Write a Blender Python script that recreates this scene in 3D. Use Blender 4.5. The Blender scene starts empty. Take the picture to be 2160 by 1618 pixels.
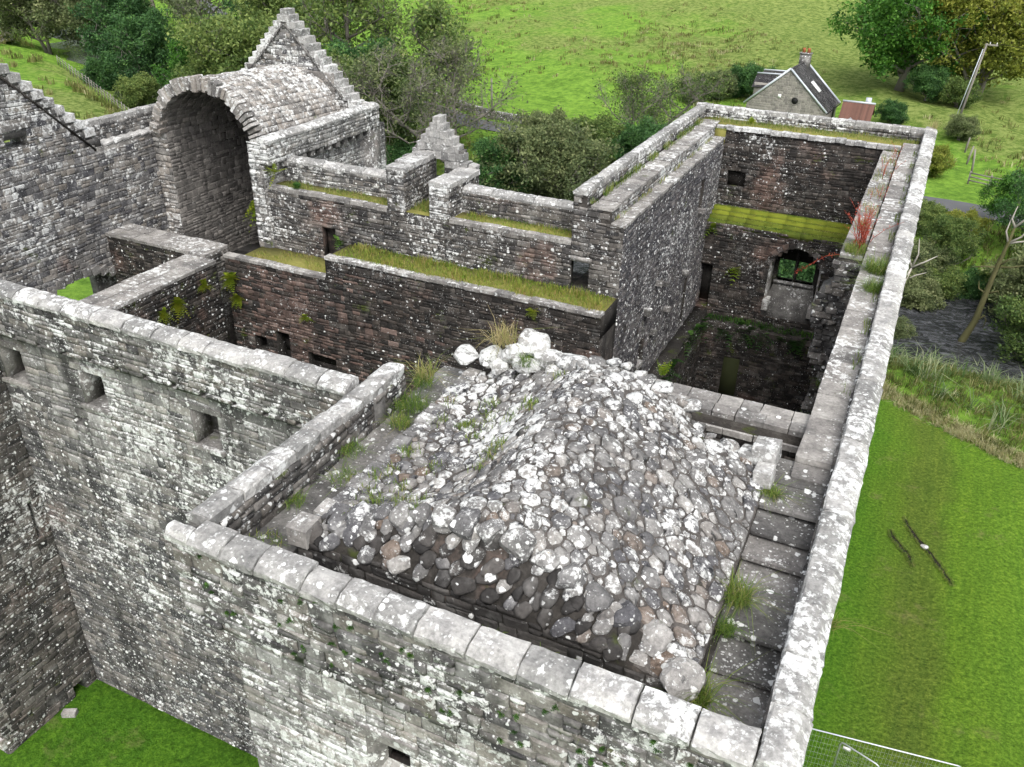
import bpy, bmesh, math, random
import numpy as np
from mathutils import Matrix, Vector

random.seed(7)
rng = np.random.default_rng(7)
scene = bpy.context.scene
COL = scene.collection

# ------------------------------------------------------------------ camera
# units are metres; z = 0 is the coping of the near tower, the grass lies at about z = -14
CAM = np.array([0.0, 0.0, 8.0])
YAW, PITCH, ROLL = math.radians(-24.965), math.radians(29.569), math.radians(1.387)
fw = np.array([math.sin(YAW) * math.cos(PITCH), math.cos(YAW) * math.cos(PITCH), -math.sin(PITCH)])
rt = np.array([math.cos(YAW), -math.sin(YAW), 0.0])
up = np.cross(rt, fw)
RT = math.cos(ROLL) * rt + math.sin(ROLL) * up
UP = -math.sin(ROLL) * rt + math.cos(ROLL) * up
cam = bpy.data.cameras.new('camera')
cam.sensor_fit = 'HORIZONTAL'
cam.sensor_width = 36.0
cam.lens = 1818.0 / 2160.0 * 36.0
cam.clip_start = 0.3
cam.clip_end = 3000
cam_ob = bpy.data.objects.new('camera', cam)
COL.objects.link(cam_ob)
cam_ob.matrix_world = Matrix(((RT[0], UP[0], -fw[0], CAM[0]), (RT[1], UP[1], -fw[1], CAM[1]), (RT[2], UP[2], -fw[2], CAM[2]), (0, 0, 0, 1)))
scene.camera = cam_ob

# ------------------------------------------------------------------ sky, sun, exposure (bright overcast day)
SUN_EL, SUN_AZ = math.radians(54), math.radians(148)     # compass bearing from +y, clockwise
world = bpy.data.worlds.new('World')
scene.world = world
world.use_nodes = True
wn = world.node_tree.nodes
wl = world.node_tree.links
for n in list(wn):
    wn.remove(n)
sky = wn.new('ShaderNodeTexSky')
sky.sky_type = 'NISHITA'
sky.sun_disc = False
sky.sun_elevation = SUN_EL
sky.sun_rotation = SUN_AZ
sky.air_density = 1.0
sky.dust_density = 4.0
sky.ozone_density = 1.0
hs = wn.new('ShaderNodeHueSaturation')                     # cloud cover takes most of the blue out
hs.inputs['Saturation'].default_value = 0.28
bg = wn.new('ShaderNodeBackground')
bg.inputs['Strength'].default_value = 0.15
wo = wn.new('ShaderNodeOutputWorld')
wl.new(sky.outputs[0], hs.inputs['Color'])
wl.new(hs.outputs[0], bg.inputs['Color'])
wl.new(bg.outputs[0], wo.inputs['Surface'])
sun = bpy.data.lights.new('sun', 'SUN')
sun.energy = 1.1
sun.angle = math.radians(35)
sun.color = (1.0, 0.97, 0.92)
sun_ob = bpy.data.objects.new('sun', sun)
COL.objects.link(sun_ob)
sd = Vector((math.sin(SUN_AZ) * math.cos(SUN_EL), math.cos(SUN_AZ) * math.cos(SUN_EL), math.sin(SUN_EL)))
sun_ob.rotation_euler = (-sd).to_track_quat('-Z', 'Y').to_euler()
sun_ob.location = sd * 60
scene.view_settings.view_transform = 'Standard'
scene.view_settings.look = 'None'
scene.view_settings.exposure = 0.86
scene.view_settings.gamma = 1.0
scene.view_settings.use_curve_mapping = False
scene.render.engine = 'CYCLES'
scene.cycles.max_bounces = 5
scene.cycles.diffuse_bounces = 3
scene.cycles.glossy_bounces = 2
scene.cycles.transmission_bounces = 3
scene.cycles.transparent_max_bounces = 4
scene.cycles.use_adaptive_sampling = True
scene.cycles.adaptive_threshold = 0.03
scene.cycles.use_denoising = True
scene.cycles.denoiser = 'OPENIMAGEDENOISE'
scene.cycles.denoising_input_passes = 'RGB_ALBEDO_NORMAL'
scene.cycles.denoising_prefilter = 'ACCURATE'


# ------------------------------------------------------------------ helpers: objects
def V3(*a):
    return np.array(a, float)


def tag(o, label=None, cat=None, group=None, kind=None):
    for k, v in (('label', label), ('category', cat), ('group', group), ('kind', kind)):
        if v:
            o[k] = v
    return o


def thing(name, label, cat, loc, group=None):
    o = bpy.data.objects.new(name, None)
    o.empty_display_size = 0.5
    o.location = loc
    COL.objects.link(o)
    return tag(o, label, cat, group, 'thing')


def put(name, me, parent=None, mat=None, basis=None, kind=None, label=None):
    """link mesh data as an object whose geometry is given in world coordinates"""
    o = bpy.data.objects.new(name, me)
    COL.objects.link(o)
    if mat is not None and not me.materials:
        me.materials.append(mat)
    if parent is not None:
        o.parent = parent
        if parent.parent is None:
            o.matrix_parent_inverse = Matrix.Translation(-Vector(parent.location))
    if basis is not None:
        o.matrix_basis = basis
    if kind:
        o['kind'] = kind
    if label:
        o['label'] = label
    return o


class MB:
    """collects polygons into one mesh"""
    def __init__(self):
        self.v, self.l, self.s, self.t, self.m, self.n = [], [], [], [], [], 0

    def add(self, verts, faces, tint=0.0, mi=0):
        verts = np.asarray(verts, float).reshape(-1, 3)
        self.v.append(verts)
        self.t.append(np.full(len(verts), tint))
        for f in faces:
            self.l.extend(i + self.n for i in f)
            self.s.append(len(f))
            self.m.append(mi)
        self.n += len(verts)
        return self

    def bulk(self, verts, loops, sizes, tints, mi=0):
        """verts (N,3), flat loops, sizes, tint per vertex"""
        self.v.append(verts)
        self.t.append(tints)
        self.l.extend((np.asarray(loops) + self.n).tolist())
        self.s.extend(np.asarray(sizes).tolist())
        self.m.extend([mi] * len(sizes))
        self.n += len(verts)

    def box(self, a, b, tint=0.0, jit=0.0, mi=0):
        (x0, y0, z0), (x1, y1, z1) = a, b
        p = V3(x0, y0, z0, x1, y0, z0, x1, y1, z0, x0, y1, z0, x0, y0, z1, x1, y0, z1, x1, y1, z1, x0, y1, z1).reshape(8, 3)
        if jit:
            p = p + rng.uniform(-jit, jit, p.shape)
        return self.add(p, ((3, 2, 1, 0), (4, 5, 6, 7), (0, 1, 5, 4), (1, 2, 6, 5), (2, 3, 7, 6), (3, 0, 4, 7)), tint, mi)

    def tube(self, pts, rad, seg=6, tint=0.0, cap=True, mi=0):
        pts = [np.asarray(p, float) for p in pts]
        vs = []
        n = len(pts)
        ref = V3(0.3, 0.9, 0.2)
        for i, p in enumerate(pts):
            d = pts[min(i + 1, n - 1)] - pts[max(i - 1, 0)]
            d = d / (np.linalg.norm(d) + 1e-9)
            a = np.cross(d, ref)
            if np.linalg.norm(a) < 0.1:
                a = np.cross(d, V3(1, 0, 0))
            a /= np.linalg.norm(a)
            b = np.cross(d, a)
            for k in range(seg):
                w = 2 * math.pi * k / seg
                vs.append(p + rad[i] * (math.cos(w) * a + math.sin(w) * b))
        fs = []
        for i in range(n - 1):
            for k in range(seg):
                k2 = (k + 1) % seg
                fs.append((i * seg + k, i * seg + k2, (i + 1) * seg + k2, (i + 1) * seg + k))
        if cap:
            fs.append(tuple(range(seg))[::-1])
            fs.append(tuple((n - 1) * seg + k for k in range(seg)))
        return self.add(vs, fs, tint, mi)

    def mesh(self, name, smooth=False):
        me = bpy.data.meshes.new(name)
        v = np.concatenate(self.v) if self.v else np.zeros((0, 3))
        me.vertices.add(len(v))
        me.vertices.foreach_set('co', v.astype(np.float32).ravel())
        l = np.asarray(self.l, np.int32)
        s = np.asarray(self.s, np.int32)
        me.loops.add(len(l))
        me.loops.foreach_set('vertex_index', l)
        me.polygons.add(len(s))
        me.polygons.foreach_set('loop_start', np.concatenate(([0], np.cumsum(s)[:-1])).astype(np.int32))
        me.polygons.foreach_set('loop_total', s)
        if any(self.m):
            me.polygons.foreach_set('material_index', np.asarray(self.m, np.int32))
        at = me.attributes.new('tint', 'FLOAT', 'POINT')
        at.data.foreach_set('value', np.concatenate(self.t).astype(np.float32))
        me.update(calc_edges=True)
        if smooth:
            me.polygons.foreach_set('use_smooth', np.ones(len(s), bool))
        me.validate()
        return me

    def put(self, name, parent, mat, smooth=False, kind=None, label=None):
        me = self.mesh(name, smooth)
        for m in (mat if isinstance(mat, (list, tuple)) else [mat]):
            me.materials.append(m)
        return put(name, me, parent, None, None, kind, label)


# ------------------------------------------------------------------ helpers: materials
class Nodes:
    def __init__(self, name):
        self.mat = bpy.data.materials.new(name)
        self.mat.use_nodes = True
        self.t = self.mat.node_tree
        for n in list(self.t.nodes):
            self.t.nodes.remove(n)
        self.out = self.t.nodes.new('ShaderNodeOutputMaterial')
        self._pos = None

    def n(self, kind, ins=None, **props):
        nd = self.t.nodes.new(kind)
        for k, v in props.items():
            setattr(nd, k, v)
        for k, v in (ins or {}).items():
            self.set(nd.inputs[k], v)
        return nd

    def set(self, sock, v):
        if hasattr(v, 'is_linked'):
            self.t.links.new(v, sock)
        elif isinstance(v, (tuple, list)) and len(v) == 3 and sock.type == 'RGBA':
            sock.default_value = (*v, 1.0)
        else:
            sock.default_value = v

    def pos(self):
        if self._pos is None:
            self._pos = self.n('ShaderNodeNewGeometry')
        return self._pos

    def m(self, op, a, b=0.0, clamp=False):
        nd = self.n('ShaderNodeMath', operation=op, use_clamp=clamp)
        self.set(nd.inputs[0], a)
        self.set(nd.inputs[1], b)
        return nd.outputs[0]

    def noise(self, vec, scale, detail=3.0, rough=0.55, dist=0.0):
        return self.n('ShaderNodeTexNoise', {'Vector': vec, 'Scale': scale, 'Detail': detail, 'Roughness': rough, 'Distortion': dist}).outputs['Fac']

    def scalev(self, vec, s):
        nd = self.n('ShaderNodeVectorMath', operation='MULTIPLY')
        self.set(nd.inputs[0], vec)
        nd.inputs[1].default_value = s
        return nd.outputs[0]

    def step(self, x, lo, hi):
        nd = self.n('ShaderNodeMapRange', interpolation_type='SMOOTHSTEP')
        self.set(nd.inputs['Value'], x)
        self.set(nd.inputs['From Min'], lo)
        self.set(nd.inputs['From Max'], hi)
        return nd.outputs[0]

    def mix(self, f, a, b, mode='MIX'):
        nd = self.n('ShaderNodeMix', data_type='RGBA', blend_type=mode)
        self.set(nd.inputs[0], f)
        self.set(nd.inputs[6], a)
        self.set(nd.inputs[7], b)
        return nd.outputs[2]

    def ramp(self, f, stops, interp='LINEAR'):
        nd = self.n('ShaderNodeValToRGB')
        nd.color_ramp.interpolation = interp
        el = nd.color_ramp.elements
        while len(el) < len(stops):
            el.new(0.5)
        for e, (p, c) in zip(el, stops):
            e.position = p
            e.color = (*c, 1.0)
        self.set(nd.inputs[0], f)
        return nd.outputs[0]

    def tint(self):
        a = self.n('ShaderNodeAttribute', attribute_name='tint').outputs['Fac']
        r = self.n('ShaderNodeObjectInfo').outputs['Random']
        return self.m('FRACT', self.m('ADD', a, r))

    def done(self, color, rough=0.9, bump=None, strength=0.5, dist=0.02, spec=0.2, trans=None, metal=0.0):
        b = self.n('ShaderNodeBsdfPrincipled', {'Base Color': color, 'Roughness': rough, 'Metallic': metal})
        b.inputs['Specular IOR Level'].default_value = spec
        if bump is not None:
            bp = self.n('ShaderNodeBump', {'Height': bump, 'Strength': strength, 'Distance': dist})
            self.t.links.new(bp.outputs[0], b.inputs['Normal'])
        sh = b.outputs[0]
        if trans is not None:
            tr = self.n('ShaderNodeBsdfTranslucent', {'Color': color})
            mx = self.n('ShaderNodeMixShader', {0: trans})
            self.t.links.new(sh, mx.inputs[1])
            self.t.links.new(tr.outputs[0], mx.inputs[2])
            sh = mx.outputs[0]
        self.t.links.new(sh, self.out.inputs['Surface'])
        return self.mat


GREYS = [(0.0, (0.028, 0.028, 0.032)), (0.25, (0.05, 0.048, 0.047)), (0.5, (0.085, 0.082, 0.08)), (0.7, (0.13, 0.125, 0.115)), (0.85, (0.1, 0.075, 0.055)), (1.0, (0.2, 0.19, 0.175))]
DARKS = [(0.0, (0.016, 0.015, 0.015)), (0.3, (0.026, 0.023, 0.021)), (0.6, (0.042, 0.036, 0.031)), (0.85, (0.06, 0.045, 0.036)), (1.0, (0.085, 0.075, 0.066))]
PALES = [(0.0, (0.13, 0.125, 0.12)), (0.3, (0.2, 0.19, 0.18)), (0.6, (0.27, 0.26, 0.24)), (0.8, (0.24, 0.19, 0.14)), (1.0, (0.34, 0.33, 0.31))]


def stone_mat(name, ramp=GREYS, lichen=0.5, spots=0.5, pink=0.0, moss=0.0, upk=1.0, streak=0.5, vary=0.5, scale=1.0, bump=0.6, fade=None, yellow=0.0):
    """weathered stone: per-stone tone, dark staining, white crust lichen in blotches and round spots, moss"""
    N = Nodes(name)
    P = N.pos().outputs['Position']
    nz = N.n('ShaderNodeSeparateXYZ', {0: N.pos().outputs['Normal']}).outputs['Z']
    upf = N.m('MULTIPLY', N.m('MAXIMUM', nz, 0.0), upk)
    t = N.tint()
    base = N.ramp(t, ramp)
    low = N.m('ADD', N.m('MULTIPLY', N.noise(P, 0.75, 3.0, 0.6), 0.5), N.m('MULTIPLY', N.noise(P, 0.21, 2.0, 0.5), 0.5))
    mid = N.noise(P, 2.3 * scale, 4.0, 0.65)
    fine = N.noise(P, 17.0 * scale, 4.0, 0.7)
    base = N.mix(1.0, base, N.ramp(fine, [(0.25, (0.6, 0.6, 0.6)), (0.75, (1.4, 1.4, 1.4))]), 'MULTIPLY')
    base = N.mix(1.0, base, N.ramp(mid, [(0.3, (0.62, 0.62, 0.63)), (0.65, (1.3, 1.29, 1.27))]), 'MULTIPLY')
    if pink:
        pm = N.step(N.m('ADD', N.noise(P, 0.33, 3.0, 0.6), N.m('MULTIPLY', N.m('SUBTRACT', mid, 0.5), 0.4)), 0.62 - pink * 0.2, 0.8 - pink * 0.2)
        base = N.mix(N.m('MULTIPLY', pm, 0.62), base, N.mix(t, (0.13, 0.08, 0.065), (0.24, 0.155, 0.125)))
    if streak:
        st = N.noise(N.scalev(P, (1.6, 1.6, 0.16)), 1.0, 3.0, 0.6)
        base = N.mix(N.m('MULTIPLY', N.step(st, 0.48, 0.68), streak), base, (0.032, 0.031, 0.031))
    if moss:
        mo = N.step(N.m('ADD', N.noise(P, 1.3, 4.0, 0.65), N.m('MULTIPLY', upf, 0.06)), 0.66 - moss * 0.2, 0.76 - moss * 0.18)
        base = N.mix(N.m('MULTIPLY', mo, 0.8), base, N.mix(fine, (0.03, 0.04, 0.008), (0.075, 0.1, 0.015)))
    # white crust: ragged blotches, thicker on upward faces
    n1 = N.noise(P, 6.5 * scale, 6.0, 0.74, 0.25)
    th = N.m('SUBTRACT', 0.72 - 0.24 * lichen, N.m('MULTIPLY', upf, 0.05))
    th = N.m('SUBTRACT', th, N.m('MULTIPLY', N.m('SUBTRACT', low, 0.5), 0.8))
    th = N.m('SUBTRACT', th, N.m('MULTIPLY', N.m('SUBTRACT', N.m('FRACT', N.m('MULTIPLY', t, 7.31)), 0.5), 0.13 * vary))
    if fade is not None:                                     # lichen thins out below this height
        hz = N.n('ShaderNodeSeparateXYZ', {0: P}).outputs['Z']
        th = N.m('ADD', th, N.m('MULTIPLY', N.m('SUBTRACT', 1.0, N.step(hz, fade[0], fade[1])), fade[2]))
    m1 = N.step(n1, N.m('SUBTRACT', th, 0.03), N.m('ADD', th, 0.07))
    warp = N.n('ShaderNodeVectorMath', operation='ADD')
    N.set(warp.inputs[0], P)
    wv = N.n('ShaderNodeTexNoise', {'Vector': P, 'Scale': 14.0, 'Detail': 2.0})
    N.set(warp.inputs[1], N.scalev(wv.outputs['Color'], (0.07, 0.07, 0.07)))
    vo = N.n('ShaderNodeTexVoronoi', {'Vector': warp.outputs[0], 'Scale': 8.0 * scale, 'Randomness': 1.0})
    vr = N.n('ShaderNodeSeparateColor', {0: vo.outputs['Color']})
    sl = N.m('MULTIPLY', N.m('SUBTRACT', low, 0.5), 2.2)           # spots cluster where the crust is thick
    rad = N.m('MULTIPLY', N.m('POWER', vr.outputs[0], 2.2), 0.34 + 0.28 * spots)
    m2 = N.m('MULTIPLY', N.step(N.m('SUBTRACT', rad, vo.outputs['Distance']), 0.0, 0.08), N.step(N.m('ADD', vr.outputs[1], sl), 1.02 - 0.75 * spots, 1.1 - 0.75 * spots))
    vo2 = N.n('ShaderNodeTexVoronoi', {'Vector': warp.outputs[0], 'Scale': 21.0 * scale, 'Randomness': 1.0})
    vr2 = N.n('ShaderNodeSeparateColor', {0: vo2.outputs['Color']})
    m3 = N.m('MULTIPLY', N.step(N.m('SUBTRACT', N.m('MULTIPLY', vr2.outputs[0], 0.4 + 0.15 * spots), vo2.outputs['Distance']), 0.0, 0.12), N.step(N.m('ADD', vr2.outputs[2], sl), 1.06 - 0.7 * spots, 1.13 - 0.7 * spots))
    wcol = N.mix(N.step(fine, 0.3, 0.72), (0.5, 0.51, 0.5), (0.8, 0.81, 0.8))
    base = N.mix(N.m('MULTIPLY', N.step(mid, 0.5, 0.72), 0.55 * lichen), base, (0.4, 0.4, 0.39))      # thin grey film in broad patches
    col = N.mix(N.m('MULTIPLY', m1, 0.86), base, wcol)
    col = N.mix(N.m('MULTIPLY', N.m('MAXIMUM', m2, N.m('MULTIPLY', m3, 0.62)), 0.9), col, N.mix(vr.outputs[2], (0.5, 0.51, 0.5), (0.84, 0.85, 0.84)))
    if yellow:
        ym = N.step(N.noise(P, 7.0, 4.0, 0.6), 0.73 - yellow * 0.1, 0.78 - yellow * 0.1)
        col = N.mix(N.m('MULTIPLY', ym, 0.7), col, (0.26, 0.18, 0.05))
    h = N.m('ADD', N.m('MULTIPLY', fine, 0.8), N.m('MULTIPLY', mid, 0.8))
    return N.done(col, 0.92, h, bump, 0.03, 0.15)


def plain_mat(name, a, b, scale=3.0, rough=0.85, bump=0.3, metal=0.0, spec=0.3, dist=0.01, stretch=(1, 1, 1), trans=None, tint=True):
    N = Nodes(name)
    P = N.scalev(N.pos().outputs['Position'], stretch)
    f = N.noise(P, scale, 6.0, 0.62)
    if tint:
        f = N.m('ADD', N.m('MULTIPLY', f, 0.7), N.m('MULTIPLY', N.m('SUBTRACT', N.tint(), 0.25), 0.6), True)
    return N.done(N.mix(f, a, b), rough, f, bump, dist, spec, trans, metal)


def leaf_mat(name, stops, trans=0.42):
    N = Nodes(name)
    t = N.n('ShaderNodeAttribute', attribute_name='tint').outputs['Fac']
    r = N.n('ShaderNodeObjectInfo').outputs['Random']
    f = N.m('ADD', t, N.m('MULTIPLY', N.m('SUBTRACT', r, 0.5), 0.22), True)
    return N.done(N.ramp(f, stops), 0.6, None, spec=0.25, trans=trans)


M = {}
M['tower'] = stone_mat('tower_stone', [(0.0, (0.06, 0.059, 0.06)), (0.3, (0.1, 0.098, 0.096)), (0.6, (0.15, 0.145, 0.14)), (0.8, (0.155, 0.14, 0.125)), (1.0, (0.25, 0.245, 0.235))], 0.74, 0.74, 0.0, 0.04, 1.0, 0.5, 0.9)
M['face'] = stone_mat('outer_wall_stone', [(0.0, (0.15, 0.148, 0.146)), (0.3, (0.2, 0.198, 0.194)), (0.6, (0.26, 0.255, 0.248)), (0.84, (0.24, 0.228, 0.21)), (1.0, (0.34, 0.335, 0.33))], 0.6, 0.66, 0.08, 0.0, 1.0, 0.8, 0.7, 1.0, 0.6, (-13.0, -3.0, 0.08), 0.15)
M['t1face'] = stone_mat('pale_tower_stone', [(0.0, (0.17, 0.168, 0.165)), (0.5, (0.25, 0.247, 0.24)), (0.85, (0.27, 0.25, 0.23)), (1.0, (0.36, 0.355, 0.35))], 0.78, 0.7, 0.05, 0.0, 1.0, 0.5, 0.7, 1.0, 0.6, None, 0.1)
M['dark'] = stone_mat('dark_wall_stone', [(0.0, (0.024, 0.023, 0.022)), (0.3, (0.034, 0.031, 0.029)), (0.6, (0.05, 0.045, 0.041)), (0.85, (0.068, 0.057, 0.05)), (1.0, (0.095, 0.087, 0.08))], 0.22, 0.52, 0.3, 0.2, 1.0, 0.35, 0.6, 1.0, 0.7, (-9.0, -3.0, 0.1))  # near-black stone tones of the inner walls
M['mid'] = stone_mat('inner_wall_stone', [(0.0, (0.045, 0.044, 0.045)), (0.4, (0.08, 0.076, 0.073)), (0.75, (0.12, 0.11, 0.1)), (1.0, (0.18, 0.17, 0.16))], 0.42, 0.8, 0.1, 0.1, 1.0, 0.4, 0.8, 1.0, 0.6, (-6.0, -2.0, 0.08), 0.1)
M['west'] = stone_mat('west_wall_stone', [(0.0, (0.075, 0.075, 0.083)), (0.35, (0.13, 0.128, 0.13)), (0.65, (0.19, 0.183, 0.175)), (0.85, (0.2, 0.182, 0.162)), (1.0, (0.29, 0.285, 0.28))], 0.62, 0.72, 0.03, 0.03, 1.0, 0.3, 1.2, 1.0, 0.6, (-7.0, -1.0, 0.12))
M['coping'] = stone_mat('coping_stone', [(0.0, (0.2, 0.2, 0.195)), (0.5, (0.28, 0.277, 0.27)), (1.0, (0.36, 0.355, 0.345))], 0.64, 0.85, 0.0, 0.0, 0.3, 0.0, 0.9, 0.9, 0.6)
M['flag'] = stone_mat('flagstone', [(0.0, (0.09, 0.088, 0.086)), (0.5, (0.13, 0.127, 0.122)), (1.0, (0.18, 0.172, 0.165))], 0.34, 0.8, 0.0, 0.04, 0.1, 0.0, 0.6, 1.0, 0.4)
M['slab'] = stone_mat('wall_head_slab', [(0.0, (0.16, 0.155, 0.15)), (0.5, (0.22, 0.21, 0.2)), (1.0, (0.28, 0.27, 0.255))], 0.55, 0.65, 0.0, 0.04, 0.3, 0.0, 0.7, 0.9, 0.4)
M['rubble'] = stone_mat('roof_rubble_stone', [(0.0, (0.09, 0.09, 0.098)), (0.3, (0.14, 0.138, 0.138)), (0.7, (0.2, 0.196, 0.19)), (0.74, (0.15, 0.115, 0.092)), (0.78, (0.21, 0.2, 0.19)), (1.0, (0.3, 0.292, 0.28))], 0.66, 0.88, 0.0, 0.01, 0.3, 0.0, 1.2, 1.15, 0.8, None, 0.08)
M['mortar'] = stone_mat('mortar', [(0.0, (0.075, 0.068, 0.063)), (1.0, (0.1, 0.092, 0.086))], 0.16, 0.3, 0.0, 0.06, 0.4, 0.2, 0.1, 1.4, 1.2)
M['joint'] = stone_mat('wall_core', [(0.0, (0.12, 0.117, 0.112)), (1.0, (0.15, 0.145, 0.138))], 0.35, 0.4, 0.05, 0.08, 0.8, 0.4, 0.1, 1.0, 0.9)
M['djoint'] = stone_mat('dark_wall_core', [(0.0, (0.03, 0.028, 0.026)), (1.0, (0.042, 0.038, 0.034))], 0.08, 0.2, 0.15, 0.2, 0.8, 0.2, 0.1, 1.2, 0.9)  # darker tone of the wall core
M['vault'] = stone_mat('vault_stone', [(0.0, (0.15, 0.145, 0.14)), (0.5, (0.24, 0.225, 0.21)), (0.8, (0.25, 0.225, 0.2)), (1.0, (0.34, 0.33, 0.32))], 0.66, 0.7, 0.0, 0.03, 0.4, 0.0, 1.2, 1.0, 0.6)
M['vaultin'] = stone_mat('vault_inner_stone', [(0.0, (0.13, 0.124, 0.118)), (0.5, (0.18, 0.17, 0.16)), (1.0, (0.25, 0.235, 0.22))], 0.05, 0.2, 0.08, 0.0, 0.2, 0.3, 0.4, 1.0, 0.6)  # plain inner stone, a little darker than the outer vault

# ------------------------------------------------------------------ stone templates, shared by every wall
def make_block(jit=0.05):
    def ring(s, z, zj):
        return [(sx * (s[0] + rng.uniform(-jit, jit)), sy * (s[1] + rng.uniform(-jit, jit)), z + rng.uniform(-zj, zj)) for sx, sy in ((-1, -1), (1, -1), (1, 1), (-1, 1))]
    v = ring((0.5, 0.5), -1.0, 0) + ring((0.5, 0.5), 0.25, 0.15) + ring((0.42, 0.38), 1.0, 0.35)
    f = [(4 * r + k, 4 * r + (k + 1) % 4, 4 * r + 4 + (k + 1) % 4, 4 * r + 4 + k) for r in (0, 1) for k in range(4)] + [(8, 9, 10, 11)]
    return np.array(v), f


def make_rock(sub, boxy=0.62, cuts=9):
    bm = bmesh.new()
    bmesh.ops.create_icosphere(bm, subdivisions=sub, radius=1.0)
    v = np.array([x.co[:] for x in bm.verts])
    f = [tuple(x.index for x in p.verts) for p in bm.faces]
    bm.free()
    v = np.sign(v) * np.abs(v) ** boxy
    v *= rng.uniform(0.85, 1.15, 3)
    for _ in range(cuts):
        n = rng.normal(size=3)
        n /= np.linalg.norm(n)
        d = rng.uniform(0.55, 0.88)
        o = np.maximum(v @ n - d, 0)
        v -= o[:, None] * n[None]
    v += rng.normal(scale=0.018, size=v.shape)
    return v, f


def to_mesh(name, tpl, smooth):
    me = bpy.data.meshes.new(name)
    me.from_pydata(tpl[0].tolist(), [], tpl[1])
    if smooth:
        me.polygons.foreach_set('use_smooth', np.ones(len(tpl[1]), bool))
    me.update()
    return me


BLOCKS = [make_block() for _ in range(14)]
ROCKS = [make_rock(3) for _ in range(14)]
ROCKS_LO = [make_rock(2) for _ in range(10)]
SLABS = []
for _ in range(8):                                        # flat worn slab: unit box, bevelled and a little uneven
    bm = bmesh.new()
    bmesh.ops.create_cube(bm, size=1.0)
    bmesh.ops.bevel(bm, geom=bm.edges[:], offset=0.05, segments=2, profile=0.6, affect='EDGES')
    v = np.array([x.co[:] for x in bm.verts])
    v += rng.normal(scale=0.008, size=v.shape)
    SLABS.append((v, [tuple(x.index for x in p.verts) for p in bm.faces]))
    bm.free()
TPL = {'block': (BLOCKS, BLOCKS, False), 'rock': (ROCKS, ROCKS_LO, False), 'slab': (SLABS, SLABS, False)}
_cache = {}


def shared_mesh(kind, i, mat):
    k = (kind, i, mat.name)
    if k not in _cache:
        me = to_mesh('stone_' + kind, TPL[kind][0][i], TPL[kind][2])
        me.materials.append(mat)
        _cache[k] = me
    return _cache[k]


class Stones:
    """all stones of one thing: the ones that show largest become objects, the rest one mesh per wall"""
    def __init__(self, limit=230):
        self.items, self.limit = [], limit

    def add(self, parent, mat, kind, centre, U, V, N, size, name='stone', prio=1.0):
        self.items.append((parent, mat, kind, np.asarray(centre, float), np.column_stack([np.asarray(U) * size[0], np.asarray(V) * size[1], np.asarray(N) * size[2]]), name, prio, size))

    def shown(self, it):
        c = it[3]
        d = c - CAM
        z = d @ fw
        if z < 1:
            return 0
        x, y = d @ RT / z * 1818, d @ UP / z * 1818
        if abs(x) > 1090 or abs(y) > 820:
            return 0
        n = it[4][:, 2] / (np.linalg.norm(it[4][:, 2]) + 1e-9)
        facing = -(n @ d) / np.linalg.norm(d)
        if facing < 0.03 and it[2] == 'block':
            return 0
        return it[7][0] * it[7][1] * max(facing, 0.25) / z ** 2 * it[6]

    def build(self):
        sc = np.array([self.shown(i) for i in self.items])
        order = np.argsort(-sc)
        single = set(order[:self.limit][sc[order[:self.limit]] > 0].tolist())
        rest = {}
        for i, (parent, mat, kind, c, A, name, pr, sz) in enumerate(self.items):
            if i in single:
                k = int(rng.integers(len(TPL[kind][0])))
                B = Matrix(((A[0, 0], A[0, 1], A[0, 2], c[0]), (A[1, 0], A[1, 1], A[1, 2], c[1]), (A[2, 0], A[2, 1], A[2, 2], c[2]), (0, 0, 0, 1)))
                put(name, shared_mesh(kind, k, mat), parent, None, B)
            else:
                rest.setdefault((parent.name, mat.name, kind), []).append(i)
        for (pn, mn, kind), ids in rest.items():
            mb = MB()
            lo = TPL[kind][1]
            which = rng.integers(len(lo), size=len(ids))
            for k in range(len(lo)):
                sel = [ids[j] for j in range(len(ids)) if which[j] == k]
                if not sel:
                    continue
                v, f = lo[k]
                A = np.stack([self.items[i][4] for i in sel])
                c = np.stack([self.items[i][3] for i in sel])
                P = np.einsum('nij,vj->nvi', A, v) + c[:, None]
                fl = np.array([a for q in f for a in q])
                fs = np.array([len(q) for q in f])
                nv = len(v)
                loops = (fl[None] + (np.arange(len(sel)) * nv)[:, None]).ravel()
                mb.bulk(P.reshape(-1, 3), loops, np.tile(fs, len(sel)), np.repeat(rng.random(len(sel)), nv))
            parent, mat = self.items[ids[0]][0], self.items[ids[0]][1]
            mb.put('stone_facing' if kind == 'block' else 'small_stones', parent, mat, TPL[kind][2], kind='stuff')


def norm(a):
    a = np.asarray(a, float)
    return a / np.linalg.norm(a)


def wall_box(mb, O, U, V, N, W, H, T, holes=()):
    """a slab of wall W x H, T thick behind its face; holes (u0,u1,v0,v1[,depth])"""
    O, U, V, N = map(lambda q: np.asarray(q, float), (O, U, V, N))
    us = sorted({0.0, W, *[min(max(h[k], 0), W) for h in holes for k in (0, 1)]})
    vs = sorted({0.0, H, *[min(max(h[k], 0), H) for h in holes for k in (2, 3)]})
    for a, b in zip(us[:-1], us[1:]):
        run = None
        for c, d in list(zip(vs[:-1], vs[1:])) + [(None, None)]:
            depth = 0.0
            if c is not None:
                m = ((a + b) / 2, (c + d) / 2)
                for h in holes:
                    if h[0] < m[0] < h[1] and h[2] < m[1] < h[3]:
                        depth = max(depth, h[4] if len(h) > 4 else T)
            if c is not None and depth == 0.0:
                run = (run[0], d) if run else (c, d)
                continue
            if run:
                _prism(mb, O, U, V, N, a, b, run[0], run[1], 0.0, T)
                run = None
            if c is not None and depth < T:
                _prism(mb, O, U, V, N, a, b, c, d, depth, T)


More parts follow.
